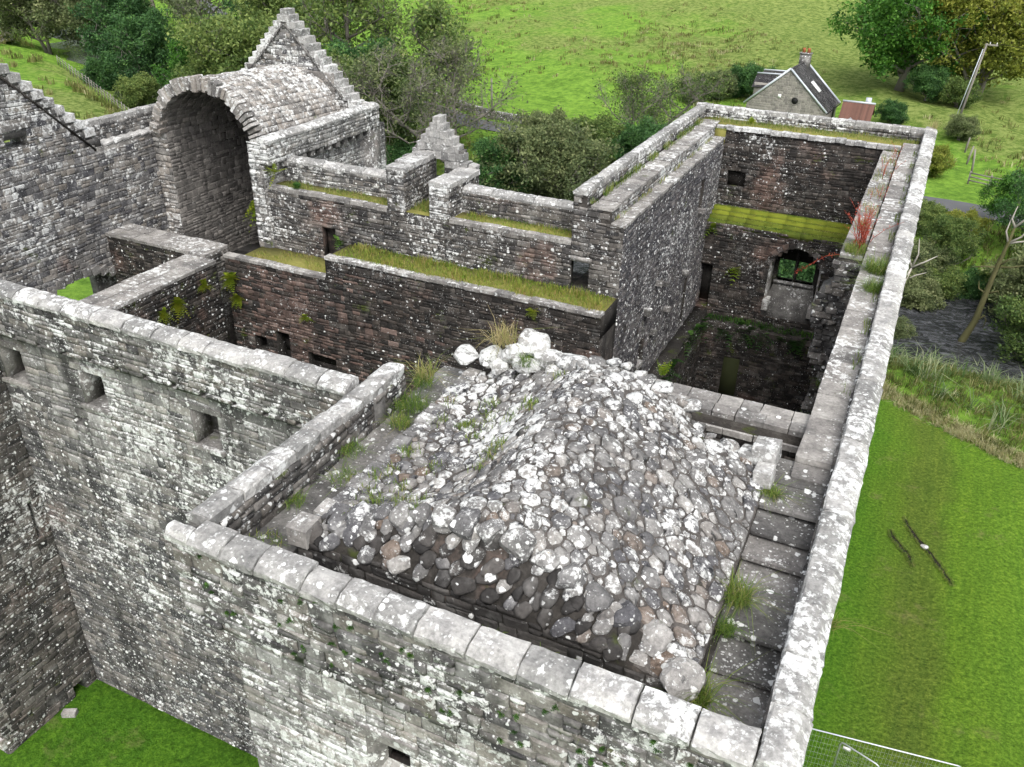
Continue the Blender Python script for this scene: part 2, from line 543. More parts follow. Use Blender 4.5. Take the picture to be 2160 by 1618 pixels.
def _prism(mb, O, U, V, N, a, b, c, d, t0, t1):
    p = [O + U * x + V * y - N * t for t in (t1, t0) for x, y in ((a, c), (b, c), (b, d), (a, d))]
    mb.add(p, ((3, 2, 1, 0), (4, 5, 6, 7), (0, 1, 5, 4), (1, 2, 6, 5), (2, 3, 7, 6), (3, 0, 4, 7)))


def courses(S, parent, mat, O, U, V, N, W, H, holes=(), inside=None, sw=(0.2, 0.5), sh=(0.11, 0.2), depth=0.02, gap=0.011, v_from=0.0, prio=1.0):
    """lay individual stones in rough courses over a wall face"""
    O, U, V, N = map(lambda q: np.asarray(q, float), (O, U, V, N))
    ph = rng.uniform(0, 6, 2)
    wav = (lambda u_, v_: 0.03 * math.sin(u_ * 0.9 + ph[0] + v_ * 0.7) + 0.015 * math.sin(u_ * 2.3 + ph[1] - v_)) if W > 3 else (lambda u_, v_: 0.0)
    brk = sorted({v_from, H, *[h[k] for h in holes for k in (2, 3) if v_from < h[k] < H]})
    vs = [v_from]
    for b in brk[1:]:
        n = max(1, round((b - vs[-1]) / ((sh[0] + sh[1]) / 2)))
        e = np.cumsum(rng.uniform(sh[0] * 0.8, sh[1] * 1.15, n))
        vs += (vs[-1] + e / e[-1] * (b - vs[-1])).tolist()
    for c, d in zip(vs[:-1], vs[1:]):
        if d - c < 0.03:
            continue
        block = sorted((h[0], h[1]) for h in holes if h[2] < (c + d) / 2 < h[3])
        free, x = [], 0.0
        for a, b in block:
            if a > x:
                free.append((x, a))
            x = max(x, b)
        if x < W:
            free.append((x, W))
        for a, b in free:
            x = a
            while x < b - 0.02:
                w = rng.uniform(*sw) * (1.6 if rng.random() < 0.12 else 0.7 if rng.random() < 0.2 else 1.0)
                if b - x - w < sw[0] * 0.6:
                    w = b - x
                x1 = min(x + w, b)
                sp = c + (d - c) * rng.uniform(0.3, 0.7)
                parts = [(c, d)] if rng.random() > 0.24 or d - c < 0.15 else [(c, sp), (sp, d)]
                for p, q in parts:
                    if inside is not None and not (inside(x, q) and inside(x1, q) and inside(x, p) and inside(x1, p)):
                        continue
                    j = rng.uniform(-0.012, 0.012, 2)
                    ctr = O + U * ((x + x1) / 2) + V * ((p + q) / 2 + j[0] + wav((x + x1) / 2, (p + q) / 2) * min(1.0, 4 * min(q - v_from, H - q))) + N * 0.004
                    an = rng.normal(scale=0.03)
                    U2, V2 = U * math.cos(an) + V * math.sin(an), V * math.cos(an) - U * math.sin(an)
                    S.add(parent, mat(x, p) if callable(mat) else mat, 'block', ctr, U2, V2, N, (x1 - x - gap * rng.uniform(0.6, 1.5), q - p - gap * rng.uniform(0.6, 1.6), depth * rng.uniform(0.5, 1.5)), prio=prio)
                x = x1


# coping stones: one profile, several worn variants, stretched to length
def make_coping():
    prof = [(0.0, -0.2), (0.0, -0.03), (0.03, 0.0), (0.15, 0.006), (0.27, 0.0), (0.34, -0.02), (0.455, -0.095), (0.47, -0.115), (0.47, -0.2)]
    v, f = [], []
    xs = (-0.5, -0.485, -0.25, 0.0, 0.25, 0.485, 0.5)
    n = len(prof)
    for i, x in enumerate(xs):
        e = 0.02 if i in (0, 6) else 0.0
        for c, z in prof:
            v.append((x + rng.normal(scale=0.008), c + (e if c < 0.1 else -e if c > 0.3 else 0) + rng.normal(scale=0.008), z - (e if z > -0.15 else 0) + rng.normal(scale=0.008)))
    for i in range(len(xs) - 1):
        for k in range(n):
            k2 = (k + 1) % n
            f.append((i * n + k, i * n + k2, (i + 1) * n + k2, (i + 1) * n + k))
    f.append(tuple(range(n))[::-1])
    f.append(tuple((len(xs) - 1) * n + k for k in range(n)))
    return np.array(v), f


COPES = [make_coping() for _ in range(9)]
_cope = {}


def coping(parent, A, B, out, mat=None, lo=0.6, hi=0.95, wide=1.0, z=0.0, name='coping_stone', dz=0.01):
    """row of coping stones from A to B (inner top edge line), chamfered towards 'out'"""
    mat = mat or M['coping']
    A, B = np.asarray(A, float), np.asarray(B, float)
    L = np.linalg.norm(B - A)
    U = (B - A) / L
    out = norm(out)
    n = max(1, round(L / ((lo + hi) / 2)))
    w = rng.uniform(lo, hi, n)
    e = np.concatenate(([0], np.cumsum(w) / w.sum() * L))
    for a, b in zip(e[:-1], e[1:]):
        k = int(rng.integers(len(COPES)))
        if (k, mat.name) not in _cope:
            me = to_mesh('coping_stone', COPES[k], False)
            me.materials.append(mat)
            _cope[(k, mat.name)] = me
        c = A + U * (a + b) / 2 + np.array([0, 0, z + rng.normal(scale=dz)]) + out * rng.normal(scale=0.004)
        X, Y = U * (b - a - rng.uniform(0.008, 0.03)), out * wide
        put(name, _cope[(k, mat.name)], parent, None, Matrix(((X[0], Y[0], 0, c[0]), (X[1], Y[1], 0, c[1]), (X[2], Y[2], 1, c[2]), (0, 0, 0, 1))))


def slab(parent, mat, centre, size, rz=0.0, rx=0.0, ry=0.0, name='flagstone', label=None):
    R = Matrix.Rotation(rz, 4, 'Z') @ Matrix.Rotation(ry, 4, 'Y') @ Matrix.Rotation(rx, 4, 'X')
    B = Matrix.Translation(Vector(centre)) @ R @ Matrix.Diagonal((*size, 1.0))
    return put(name, shared_mesh('slab', int(rng.integers(len(SLABS))), mat), parent, None, B, label=label)


def rock_at(S, parent, mat, c, size, N=(0, 0, 1), ang=None, name='stone', prio=1.0):
    N = norm(N)
    a = np.cross(N, V3(0.3, 1, 0.1))
    a = norm(a)
    b = np.cross(N, a)
    w = rng.uniform(0, math.pi * 2) if ang is None else ang
    U, V = a * math.cos(w) + b * math.sin(w), b * math.cos(w) - a * math.sin(w)
    S.add(parent, mat, 'rock', c, U, V, N, size, name, prio)


X, Y, Z = V3(1, 0, 0), V3(0, 1, 0), V3(0, 0, 1)
GZ = -14.0

# ------------------------------------------------------------------ grass and leaf materials used on the walls
M['grass'] = leaf_mat('wall_grass', [(0.0, (0.06, 0.12, 0.02)), (0.35, (0.12, 0.2, 0.03)), (0.6, (0.2, 0.25, 0.05)), (0.8, (0.32, 0.29, 0.11)), (1.0, (0.42, 0.35, 0.18))], 0.3)
M['rustgrass'] = leaf_mat('mossy_grass', [(0.0, (0.09, 0.17, 0.02)), (0.3, (0.18, 0.27, 0.035)), (0.55, (0.3, 0.32, 0.065)), (0.8, (0.34, 0.26, 0.09)), (1.0, (0.46, 0.38, 0.18))], 0.3)
M['fern'] = leaf_mat('fern', [(0.0, (0.1, 0.17, 0.01)), (0.5, (0.2, 0.27, 0.02)), (1.0, (0.3, 0.3, 0.03))], 0.4)
M['herb'] = leaf_mat('herb', [(0.0, (0.02, 0.06, 0.012)), (0.5, (0.045, 0.12, 0.02)), (1.0, (0.12, 0.22, 0.04))], 0.35)
M['fireweed'] = leaf_mat('fireweed', [(0.0, (0.35, 0.06, 0.035)), (0.5, (0.5, 0.11, 0.07)), (0.8, (0.5, 0.22, 0.16)), (1.0, (0.28, 0.2, 0.05))], 0.35)
M['turf'] = plain_mat('turf', (0.1, 0.105, 0.025), (0.27, 0.25, 0.07), 6.0, 0.95, 0.9, dist=0.05)
M['moss'] = plain_mat('moss', (0.04, 0.065, 0.01), (0.2, 0.23, 0.02), 2.6, 0.95, 0.7, dist=0.05)


def blades(mb, pts, h, w, tint, lean=0.35, nrm=None):
    """grass blades: two-segment tapering strips, one per point"""
    n = len(pts)
    if n == 0:
        return
    a = rng.uniform(0, 2 * math.pi, n)
    d = np.stack([np.cos(a), np.sin(a), np.zeros(n)], 1)
    s = np.stack([-np.sin(a), np.cos(a), np.zeros(n)], 1)
    hh = np.broadcast_to(h, n) * rng.uniform(0.55, 1.2, n)
    ww = np.broadcast_to(w, n) * rng.uniform(0.7, 1.3, n)
    le = np.abs(rng.normal(scale=lean, size=n)) * hh
    upv = np.tile([0, 0, 1.0], (n, 1)) if nrm is None else nrm
    p0 = pts - s * ww[:, None] / 2
    p1 = pts + s * ww[:, None] / 2
    m = pts + upv * (hh * 0.6)[:, None] + d * (le * 0.4)[:, None]
    m0, m1 = m - s * ww[:, None] * 0.4, m + s * ww[:, None] * 0.4
    t = pts + upv * (hh * np.sqrt(np.maximum(1 - (le / hh) ** 2 * 0.5, 0.2)))[:, None] + d * (le * 1.15)[:, None]
    Vv = np.stack([p0, p1, m1, m0, t], 1).reshape(-1, 3)
    base = np.arange(n) * 5
    loops = np.stack([base, base + 1, base + 2, base + 3, base + 3, base + 2, base + 4], 1).ravel()
    mb.bulk(Vv, loops, np.tile([4, 3], n), np.repeat(np.clip(tint, 0, 1), 5))


def grass_strip(parent, mat, x0, x1, y0, y1, z, dens, h=0.14, tint=(0.35, 0.22), name='grass', patch=0.0, w=0.012, zf=None):
    n = int(abs((x1 - x0) * (y1 - y0)) * dens)
    p = np.stack([rng.uniform(x0, x1, n), rng.uniform(y0, y1, n), np.full(n, float(z))], 1)
    f = np.sin(p[:, 0] * 2.3 + 1.1) * np.cos(p[:, 1] * 2.9) + np.sin(p[:, 0] * 5.1 + p[:, 1] * 3.7) * 0.6
    if patch:
        p = p[f > patch * 2 - 1.2]
        f = f[f > patch * 2 - 1.2]
    if zf is not None:
        p[:, 2] = zf(p[:, 0], p[:, 1])
    mb = MB()
    blades(mb, p, h * (0.75 + 0.3 * np.clip(f + 0.4, 0, 1.4)), w, tint[0] + f * 0.2 + rng.normal(scale=tint[1], size=len(p)))
    o = mb.put(name, parent, mat, False, kind='stuff')
    return o


def tuft(name, label, c, r=0.25, h=0.35, n=140, mat=None, t=(0.3, 0.2), group='grass tufts on the wall heads', cat='grass tuft', lean=1.25, w=0.010):
    mb = MB()
    a = rng.uniform(0, 2 * math.pi, n)
    q = np.sqrt(rng.random(n)) * r
    p = np.stack([c[0] + np.cos(a) * q, c[1] + np.sin(a) * q, np.full(n, c[2])], 1)
    blades(mb, p, h, w, np.clip(t[0] + rng.normal(scale=t[1], size=n), 0, 1), lean)
    o = mb.put(name, None, mat or M['grass'])
    return tag(o, label, cat, group)


def fronds(mb, c, n, length, width, out=(0, 0, 1), spread=1.0, droop=0.5, leaflets=9, tint=0.5):
    """fern-like or leafy sprays: stalks with paired leaflets"""
    out = norm(out)
    for _ in range(n):
        d = norm(out * 0.8 + rng.normal(scale=spread * 0.6, size=3) + V3(0, 0, 0.25))
        L = length * rng.uniform(0.6, 1.15)
        s = norm(np.cross(d, V3(0, 0, 1)) + 1e-3)
        tt = np.clip(tint + rng.normal(scale=0.22), 0, 1)
        for k in range(leaflets):
            u = (k + 0.6) / leaflets
            p = c + d * L * u + V3(0, 0, -droop * L * u * u)
            wl_ = width * math.sin(math.pi * min(u * 0.85 + 0.15, 1.0)) + 0.01
            ll = L / leaflets * 0.95
            for sg in (-1, 1):
                tip = p + s * sg * wl_ + d * ll * 0.6 + V3(0, 0, -0.15 * wl_)
                mb.add([p - d * ll * 0.25, p + d * ll * 0.35, tip + d * ll * 0.2, tip - d * ll * 0.25], [(0, 1, 2, 3)], np.clip(tt + rng.normal(scale=0.08), 0, 1))

# ================================================================== NEAR TOWER
T1 = thing('square_tower', 'nearest square tower of the castle with its roof mounded in lichen-white rubble', 'tower', (-4.1, 11, GZ))
S = Stones(200)
# core of the tower, built round a hollow middle
b = MB()
front_holes = [(2.42, 3.2, 9.6, 10.8, 1.0), (1.6, 1.78, 12.02, 12.22, 0.3), (5.9, 6.06, 12.02, 12.2, 0.3)]
wall_box(b, (-8.06, 7.12, GZ), X, Z, -Y, 8.1, 12.3, 1.2, front_holes)
fwall = b.put('front_wall', T1, M['joint'])
courses(S, fwall, M['t1face'], (-8.06, 7.12, GZ), X, Z, -Y, 8.1, 12.3, front_holes, v_from=5.5, sw=(0.22, 0.55), sh=(0.15, 0.26))
b = MB()
b.box((-8.06, 8.32, GZ), (-6.9, 14.2, -1.05)).box((-6.9, 13.1, GZ), (-4.2, 14.2, -1.06)).box((-6.9, 8.32, -3.0), (-1.0, 13.1, -1.07)).box((-1.0, 7.12, GZ), (0.0, 13.4, -1.5))
b.put('tower_core', T1, M['djoint'])
# window in the front wall: splayed jamb, sloping sill and the dark light at the back
b = MB()
b.add([(-5.64, 7.1, -4.4), (-5.42, 7.35, -4.2), (-5.42, 7.35, -3.22), (-5.64, 7.1, -3.2)], [(0, 1, 2, 3)], 0.2)
b.add([(-5.64, 7.1, -4.4), (-4.86, 7.1, -4.4), (-4.86, 7.35, -3.95), (-5.42, 7.35, -3.95)], [(0, 1, 2, 3)], 0.9)
b.put('window_embrasure', fwall, M['slab'])
b = MB()
b.box((-5.64, 7.36, -4.4), (-5.42, 7.5, -3.2)).box((-5.42, 7.36, -4.4), (-4.86, 7.5, -3.96))
b.put('inner_frame', fwall, M['djoint'])
slab(fwall, M['slab'], (-5.25, 7.1, -3.11), (1.1, 0.1, 0.18), name='lintel')
# parapet with a corbelled outer face
b = MB()
wall_box(b, (-8.53, 6.73, -1.72), X, Z, -Y, 8.83, 1.52, 0.34)
b.box((-8.53, 7.07, -1.722), (-8.1, 12.44, -0.202))
b.box((-8.06, 7.075, -1.725), (-8.1 + 8.0, 7.12, -1.3))
par = b.put('parapet', T1, M['joint'])
courses(S, par, M['tower'], (-8.53, 6.73, -1.72), X, Z, -Y, 8.83, 1.53, [(2.05, 2.2, 0.0, 0.12)], sw=(0.22, 0.6), sh=(0.14, 0.24), depth=0.035)
courses(S, par, M['mid'], (-8.1, 12.44, -0.9), -Y, Z, X, 5.3, 0.71, sw=(0.2, 0.42), sh=(0.13, 0.2), depth=0.03)
courses(S, par, M['mid'], (-8.53, 12.44, -1.72), X, Z, Y, 0.43, 1.5)
coping(T1, (-8.12, 7.09, 0), (-0.12, 7.09, 0), -Y, lo=0.55, hi=0.8)
coping(T1, (-8.11, 7.1, 0.0), (-8.11, 12.46, 0.0), -X, lo=0.5, hi=0.8)
coping(T1, (-8.565, 6.89, 0.004), (-8.11, 6.89, 0.004), -Y, lo=0.4, hi=0.5, wide=0.5)
# walkway flags beside the left parapet and in the front gutter
zz = -0.86
y = 7.2
while y < 13.6:
    L = rng.uniform(0.55, 0.95)
    zz += rng.uniform(0.0, 0.03)
    slab(T1, M['flag'], (-7.72, y + L / 2, zz - 0.05), (0.86, L * 1.04, 0.12), rng.normal(scale=0.02), 0.02)
    y += L
for k, xx in enumerate(np.arange(-6.9, -1.4, 0.62)):
    slab(T1, M['flag'], (xx, 7.42, -1.02 + rng.normal(scale=0.01)), (0.6, 0.72, 0.1), 0, 0.02)
# stepped flags of the right-hand walkway: each slab lips over the next lower one
step_y = [7.1, 8.0, 8.84, 9.46, 10.2, 10.98, 11.5, 12.06, 12.8, 13.5]
step_z = [-1.24, -1.23, -1.1, -0.96, -0.95, -0.82, -0.7, -0.57, -0.56]
for (ya, yb), zt in zip(zip(step_y[:-1], step_y[1:]), step_z):
    slab(T1, M['flag'], (-0.61, (ya + yb) / 2 - 0.04, zt - 0.035), (0.96, (yb - ya) + 0.1, 0.07), rng.normal(scale=0.012), -0.02, 0.0)

# the rubble roof: a stone vault seen from above
ctrl = []
for yv, row in ((7.84, ((-7.2, -0.5), (-6.4, -0.48), (-5.6, -0.46), (-4.8, -0.45), (-4.1, -0.45), (-3.6, -0.46), (-3.2, -0.47), (-2.8, -0.5), (-2.2, -0.54), (-1.55, -0.64), (-1.07, -0.76))),
                (8.28, ((-7.2, -0.42), (-6.5, -0.2), (-5.9, 0.08), (-5.2, 0.34), (-4.4, 0.5), (-3.9, 0.44), (-3.4, 0.26), (-2.9, 0.06), (-2.3, -0.2), (-1.6, -0.52), (-1.07, -0.75))),
                (8.9, ((-7.2, -0.48), (-6.4, -0.3), (-5.7, -0.08), (-5.0, 0.34), (-4.3, 0.6), (-3.7, 0.56), (-3.1, 0.38), (-2.1, -0.12), (-1.07, -0.74))),
                (9.8, ((-7.2, -0.5), (-6.4, -0.42), (-5.7, -0.32), (-5.1, 0.1), (-4.5, 0.54), (-4.0, 0.64), (-3.2, 0.46), (-2.2, -0.06), (-1.07, -0.7))),
                (11.0, ((-7.2, -0.47), (-6.4, -0.4), (-5.8, -0.32), (-5.2, 0.04), (-4.7, 0.5), (-4.15, 0.66), (-3.2, 0.48), (-2.1, -0.04), (-1.07, -0.64))),
                (12.2, ((-7.2, -0.42), (-6.4, -0.36), (-5.8, -0.24), (-5.2, 0.16), (-4.7, 0.54), (-4.2, 0.68), (-3.4, 0.5), (-2.5, 0.12), (-1.8, -0.18), (-1.07, -0.5))),
                (13.4, ((-7.2, -0.36), (-6.3, -0.2), (-5.2, 0.22), (-4.2, 0.56), (-3.5, 0.4), (-2.7, 0.0), (-2.2, -0.22), (-1.5, -0.3), (-1.07, -0.3)))):
    ctrl += [(xv, yv, zv) for xv, zv in row]
ctrl = np.array(ctrl)
_d = np.linalg.norm(ctrl[:, None, :2] - ctrl[None, :, :2], axis=2)
_A = np.block([[_d ** 3, np.c_[np.ones(len(ctrl)), ctrl[:, :2]]], [np.c_[np.ones(len(ctrl)), ctrl[:, :2]].T, np.zeros((3, 3))]])
_w = np.linalg.solve(_A + np.diag([0.02] * len(ctrl) + [0] * 3), np.r_[ctrl[:, 2], 0, 0, 0])


def mound(x, y):
    x, y = np.atleast_1d(np.asarray(x, float)), np.atleast_1d(np.asarray(y, float))
    q = np.stack([x, y], 1)
    d = np.linalg.norm(q[:, None] - ctrl[None, :, :2], axis=2)
    return d ** 3 @ _w[:len(ctrl)] + _w[len(ctrl)] + q @ _w[len(ctrl) + 1:]


MX0, MX1, MY0, MY1 = -7.2, -1.08, 7.86, 13.45
nx, ny = 90, 96
gx, gy = np.linspace(MX0, MX1, nx), np.linspace(MY0, MY1, ny)
GX, GY = np.meshgrid(gx, gy)
GH = mound(GX.ravel(), GY.ravel()) - 0.05 + rng.normal(scale=0.012, size=nx * ny)
GH[(GY.ravel() > 13.1) & (GX.ravel() > -2.62) & (GX.ravel() < -1.42)] = -1.05     # the light-well bites into the back edge
top = np.stack([GX.ravel(), GY.ravel(), GH], 1)
b = MB()
fs = [(j * nx + i, j * nx + i + 1, (j + 1) * nx + i + 1, (j + 1) * nx + i) for j in range(ny - 1) for i in range(nx - 1)]
edge = [i for i in range(nx)] + [j * nx + nx - 1 for j in range(1, ny)] + [(ny - 1) * nx + i for i in range(nx - 2, -1, -1)] + [j * nx for j in range(ny - 2, 0, -1)]
low = top[edge].copy()
low[:, 2] = -1.06
n0 = len(top)
fs += [(edge[(k + 1) % len(edge)], edge[k], n0 + k, n0 + (k + 1) % len(edge)) for k in range(len(edge))]
b.add(np.r_[top, low], fs)
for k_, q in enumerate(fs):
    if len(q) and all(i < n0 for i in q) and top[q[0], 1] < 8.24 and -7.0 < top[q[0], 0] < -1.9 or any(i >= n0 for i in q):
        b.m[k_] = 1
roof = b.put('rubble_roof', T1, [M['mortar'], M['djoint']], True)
# vertical front of the roof vault, courses of near-black stone with white patches
rim = lambda u: float(mound(MX0 + u, MY0)[0])
M['vaultdark'] = stone_mat('dark_vault_stone', [(0.0, (0.03, 0.029, 0.029)), (0.5, (0.05, 0.047, 0.045)), (1.0, (0.09, 0.084, 0.08))], 0.36, 0.5, 0.0, 0.06, 0.6, 0.3, 1.5, 0.7, 0.8)
courses(S, roof, M['vaultdark'], (MX0, MY0, -1.05), X, Z, -Y, MX1 - MX0, 1.9, (), lambda u, v: v - 1.05 < rim(min(max(u, 0.02), 6.1)) + 0.02, sw=(0.2, 0.5), sh=(0.12, 0.22), depth=0.02)
# stones over the roof: dart throwing, biggest first
pts = np.zeros((0, 3))
prr = np.zeros(0)
radii = np.sort(np.concatenate([rng.uniform(0.15, 0.21, 60), rng.uniform(0.1, 0.15, 420), rng.uniform(0.065, 0.1, 1500), rng.uniform(0.035, 0.065, 3000)]))[::-1]
cand_n = 26
for r in radii:
    c = np.stack([rng.uniform(MX0 - 0.03, MX1 + 0.04, cand_n), rng.uniform(MY0 + 0.05, MY1 - 0.05, cand_n)], 1)
    if len(pts):
        d = np.linalg.norm(c[:, None] - pts[None, :, :2], axis=2) - prr[None] * 0.97
        ok = np.where(d.min(1) > r * 0.9)[0]
    else:
        ok = np.arange(cand_n)
    if len(ok):
        k = ok[0]
        pts = np.r_[pts, [[c[k, 0], c[k, 1], 0.0]]]
        prr = np.r_[prr, r]
# each stone is the cell it owns among its neighbours, shrunk by the mortar joint and dressed to a rough polygon
def cell(i):
    c, r = pts[i, :2], prr[i]
    k = rng.integers(7, 10)
    lim = r * 1.45
    poly = [c + lim * np.array([math.cos(w), math.sin(w)]) for w in (np.arange(k) + rng.random()) * 2 * math.pi / k]
    dv = pts[:, :2] - c
    dd = np.hypot(dv[:, 0], dv[:, 1])
    for j in np.argsort(dd)[1:22]:
        d = dd[j]
        if d > 0.7:
            break
        n = dv[j] / d
        m = (d * d + r * r - prr[j] ** 2) / (2 * d)
        out = []
        for p, q in zip(poly, poly[1:] + poly[:1]):
            sp, sq = (p - c) @ n - m, (q - c) @ n - m
            if sp <= 0:
                out.append(p)
            if sp * sq < 0:
                out.append(p + (q - p) * sp / (sp - sq))
        poly = out
        if len(poly) < 3:
            return None
    for ax_i, lim_, sg in ((0, MX0 + 0.01, -1), (0, MX1 - 0.01, 1), (1, MY0 + 0.02, -1)):      # dressed straight along the eaves
        out = []
        for p, q in zip(poly, poly[1:] + poly[:1]):
            sp, sq = (p[ax_i] - lim_) * sg, (q[ax_i] - lim_) * sg
            if sp <= 0:
                out.append(p)
            if sp * sq < 0:
                out.append(p + (q - p) * sp / (sp - sq))
        poly = out
        if len(poly) < 3:
            return None
    return np.array(poly)


def surf(q):
    return np.c_[q, mound(q[:, 0], q[:, 1])]


areas, shapes = [], []
for i in range(len(pts)):
    poly = cell(i)
    if poly is None:
        continue
    ctr = poly.mean(0)
    if ctr[1] < 8.3 and -6.7 < ctr[0] < -1.9:
        continue
    if ctr[1] > 13.06 and -2.66 < ctr[0] < -1.38:
        continue
    gap = rng.uniform(0.004, 0.018)
    rr0 = np.hypot(*(poly - ctr).T).mean()
    poly = ctr + (poly - ctr) * max(0.45, (rr0 - gap) / rr0 * rng.uniform(0.86, 1.0))
    ch = []
    for p, q in zip(poly, np.roll(poly, -1, 0)):
        k_ = rng.uniform(0.04, 0.16)
        ch += [p + (q - p) * k_, p + (q - p) * (1 - k_)]
    poly = np.array(ch) + rng.normal(scale=rr0 * 0.05, size=(len(ch), 2))
    n = len(poly)
    h = min(rr0, 0.2) * rng.uniform(0.12, 0.42)
    tilt = rng.normal(scale=0.16, size=2)
    rings = []
    for k_, dz in ((1.04, -0.09), (1.0, h * 0.35), (0.86, h * 0.85), (0.5, h * 1.05)):
        q = ctr + (poly - ctr) * k_
        w = surf(q)
        w[:, 2] += dz - 0.045 + ((q - ctr) @ tilt if dz > 0 else 0) + rng.normal(scale=h * 0.09, size=n)
        rings.append(w)
    v = np.r_[np.concatenate(rings), surf(ctr[None]) + V3(0, 0, h * 1.02 - 0.045)]
    f = [(k_ * n + j, k_ * n + (j + 1) % n, (k_ + 1) * n + (j + 1) % n, (k_ + 1) * n + j) for k_ in range(3) for j in range(n)] + [(3 * n + j, 3 * n + (j + 1) % n, 4 * n) for j in range(n)]
    shapes.append((v, f))
    areas.append(rr0)
order_ = np.argsort(-np.array(areas))
small = MB()
for rank, i in enumerate(order_):
    v, f = shapes[i]
    if rank < 220:
        MB().add(v, f).put('stone', roof, M['rubble'], False)
    else:
        small.add(v, f, rng.random())
small.put('small_stones', roof, M['rubble'], False, kind='stuff')
# the rim of big boulders along the front arch, and the second row under it
u = MX0 + 0.3
while u < MX1 - 0.1:
    r = rng.uniform(0.15, 0.25)
    yy = 8.3 if u < -1.9 else 8.0
    hz = float(mound(u + r, yy)[0])
    rock_at(S, roof, M['rubble'], (u + r, yy - 0.02, hz - 0.02), (r * 1.05, r * 1.1, r * 0.7), (0, -0.5, 1), ang=rng.normal(scale=0.25), prio=1.5)
    u += r * 1.85
for row in range(5):                                         # stones bedded in the steep dark front slope
    u = MX0 + 0.25 + rng.uniform(0, 0.2)
    while u < -1.9:
        r = rng.uniform(0.08, 0.18)
        yy = 7.9 + row * 0.08
        if rng.random() < (0.8, 0.75, 0.8, 0.8, 0.8)[row]:
            rock_at(S, roof, M['rubble'] if rng.random() < (0.35, 0.4, 0.5, 0.65, 0.8)[row] else M['vaultdark'], (u, yy, float(mound(u, yy)[0]) - 0.03), (r * 1.2, r * 0.8, r * 0.6), (0, -0.85, 0.5), ang=math.pi / 2 + rng.normal(scale=0.3), prio=1.4)
        u += r * rng.uniform(1.6, 2.4)
slab(roof, M['slab'], (-7.13, 7.98, -0.46), (0.36, 0.42, 0.34), 0.05, name='corner_stone')
rock_at(S, roof, M['rubble'], (-1.22, 7.98, -0.72), (0.26, 0.3, 0.22), (0.1, 0, 1), ang=0.1, name='corner_stone', prio=3)
# flat edging stones along the left eave, a clear step above the walkway
y = 8.35
while y < 13.2:
    L = rng.uniform(0.26, 0.55)
    slab(roof, M['rubble'], (-7.12 + rng.normal(scale=0.015), y + L / 2, float(mound(-7.1, y + L / 2)[0]) - 0.07), (0.26 + rng.uniform(-0.05, 0.08), L * 0.93, 0.17), rng.normal(scale=0.07), rng.normal(scale=0.04), rng.normal(scale=0.05), name='edging_stone')
    y += L
# broken stub at the back right corner of the roof
for cx, cy, cz, sx, sy, sz in ((-1.22, 13.0, -0.2, 0.42, 0.46, 0.34), (-1.14, 12.55, -0.38, 0.3, 0.4, 0.3), (-1.5, 12.95, -0.32, 0.26, 0.32, 0.26)):
    slab(roof, M['coping'], (cx, cy, cz), (sx, sy, sz), rng.normal(scale=0.12), rng.normal(scale=0.08), rng.normal(scale=0.08), name='corner_stone')
for k in range(13):
    cx = -1.9 - k * 0.26 + rng.normal(scale=0.05)
    r = rng.uniform(0.1, 0.19)
    if cx > -2.7:
        r *= 0.8
    rock_at(S, roof, M['rubble'], (cx, (13.05 if cx > -2.65 else 13.42) + rng.normal(scale=0.04), float(mound(cx, 13.05)[0]) - 0.04), (r * 1.3, r, r * 0.8), (rng.normal(scale=0.2), 0.1, 1), prio=1.5)
M['boulder'] = stone_mat('boulder_stone', [(0.0, (0.2, 0.2, 0.195)), (1.0, (0.32, 0.315, 0.3))], 0.85, 0.8, 0.0, 0.02, 0.8, 0.0, 0.5, 1.0, 0.9)
# big loose boulders crowning the back edge of the tower
for cx, cy, cz, sx, sy, sz in ((-7.35, 13.62, -0.14, 0.36, 0.26, 0.15), (-6.8, 13.62, -0.06, 0.34, 0.26, 0.18), (-6.3, 13.75, 0.06, 0.34, 0.3, 0.26), (-5.95, 13.86, 0.26, 0.3, 0.28, 0.28), (-6.1, 13.95, 0.36, 0.26, 0.24, 0.15),
                               (-5.6, 13.7, 0.14, 0.34, 0.28, 0.26), (-5.2, 13.78, 0.16, 0.44, 0.3, 0.2), (-6.0, 13.5, 0.0, 0.32, 0.22, 0.18), (-5.35, 13.52, 0.04, 0.26, 0.2, 0.14), (-4.85, 13.7, 0.2, 0.26, 0.2, 0.15), (-6.55, 13.45, -0.12, 0.26, 0.18, 0.12)):
    rock_at(S, roof, M['boulder'], (cx, cy, cz), (sx, sy, sz), (rng.normal(scale=0.15), rng.normal(scale=0.15), 1), name='boulder', prio=3)

# cross wall closing the tower at the back: two rows of slabs and a dark light-well
b = MB()
b.box((-4.3, 14.3, GZ), (-0.75, 15.3, -0.72)).box((-4.3, 13.5, GZ), (-2.5, 14.3, -0.8)).box((-0.75, 13.4, GZ), (0.0, 15.3, -0.63))
bw = b.put('back_wall', T1, M['djoint'])
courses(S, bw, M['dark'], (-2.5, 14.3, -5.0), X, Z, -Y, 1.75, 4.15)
for y0, y1, zt, xs in ((14.92, 15.32, -0.6, (-4.35, -0.75)), (14.6, 14.95, -0.61, (-4.35, -0.75)), (14.24, 14.64, -0.74, (-3.15, -0.75))):
    x = xs[0]
    while x < xs[1] - 0.1:
        w = min(rng.uniform(0.35, 0.62), xs[1] - x)
        slab(bw, M['slab'], (x + w / 2, (y0 + y1) / 2, zt - 0.06), (w * 0.97, (y1 - y0) * 0.97, 0.13), rng.normal(scale=0.01), rng.normal(scale=0.012), name='wall_slab')
        x += w
for k, xx in enumerate((-4.05, -3.45)):
    slab(bw, M['slab'], (xx, 14.1, -0.63), (0.58, 1.0, 0.13), 0.0, name='wall_slab')
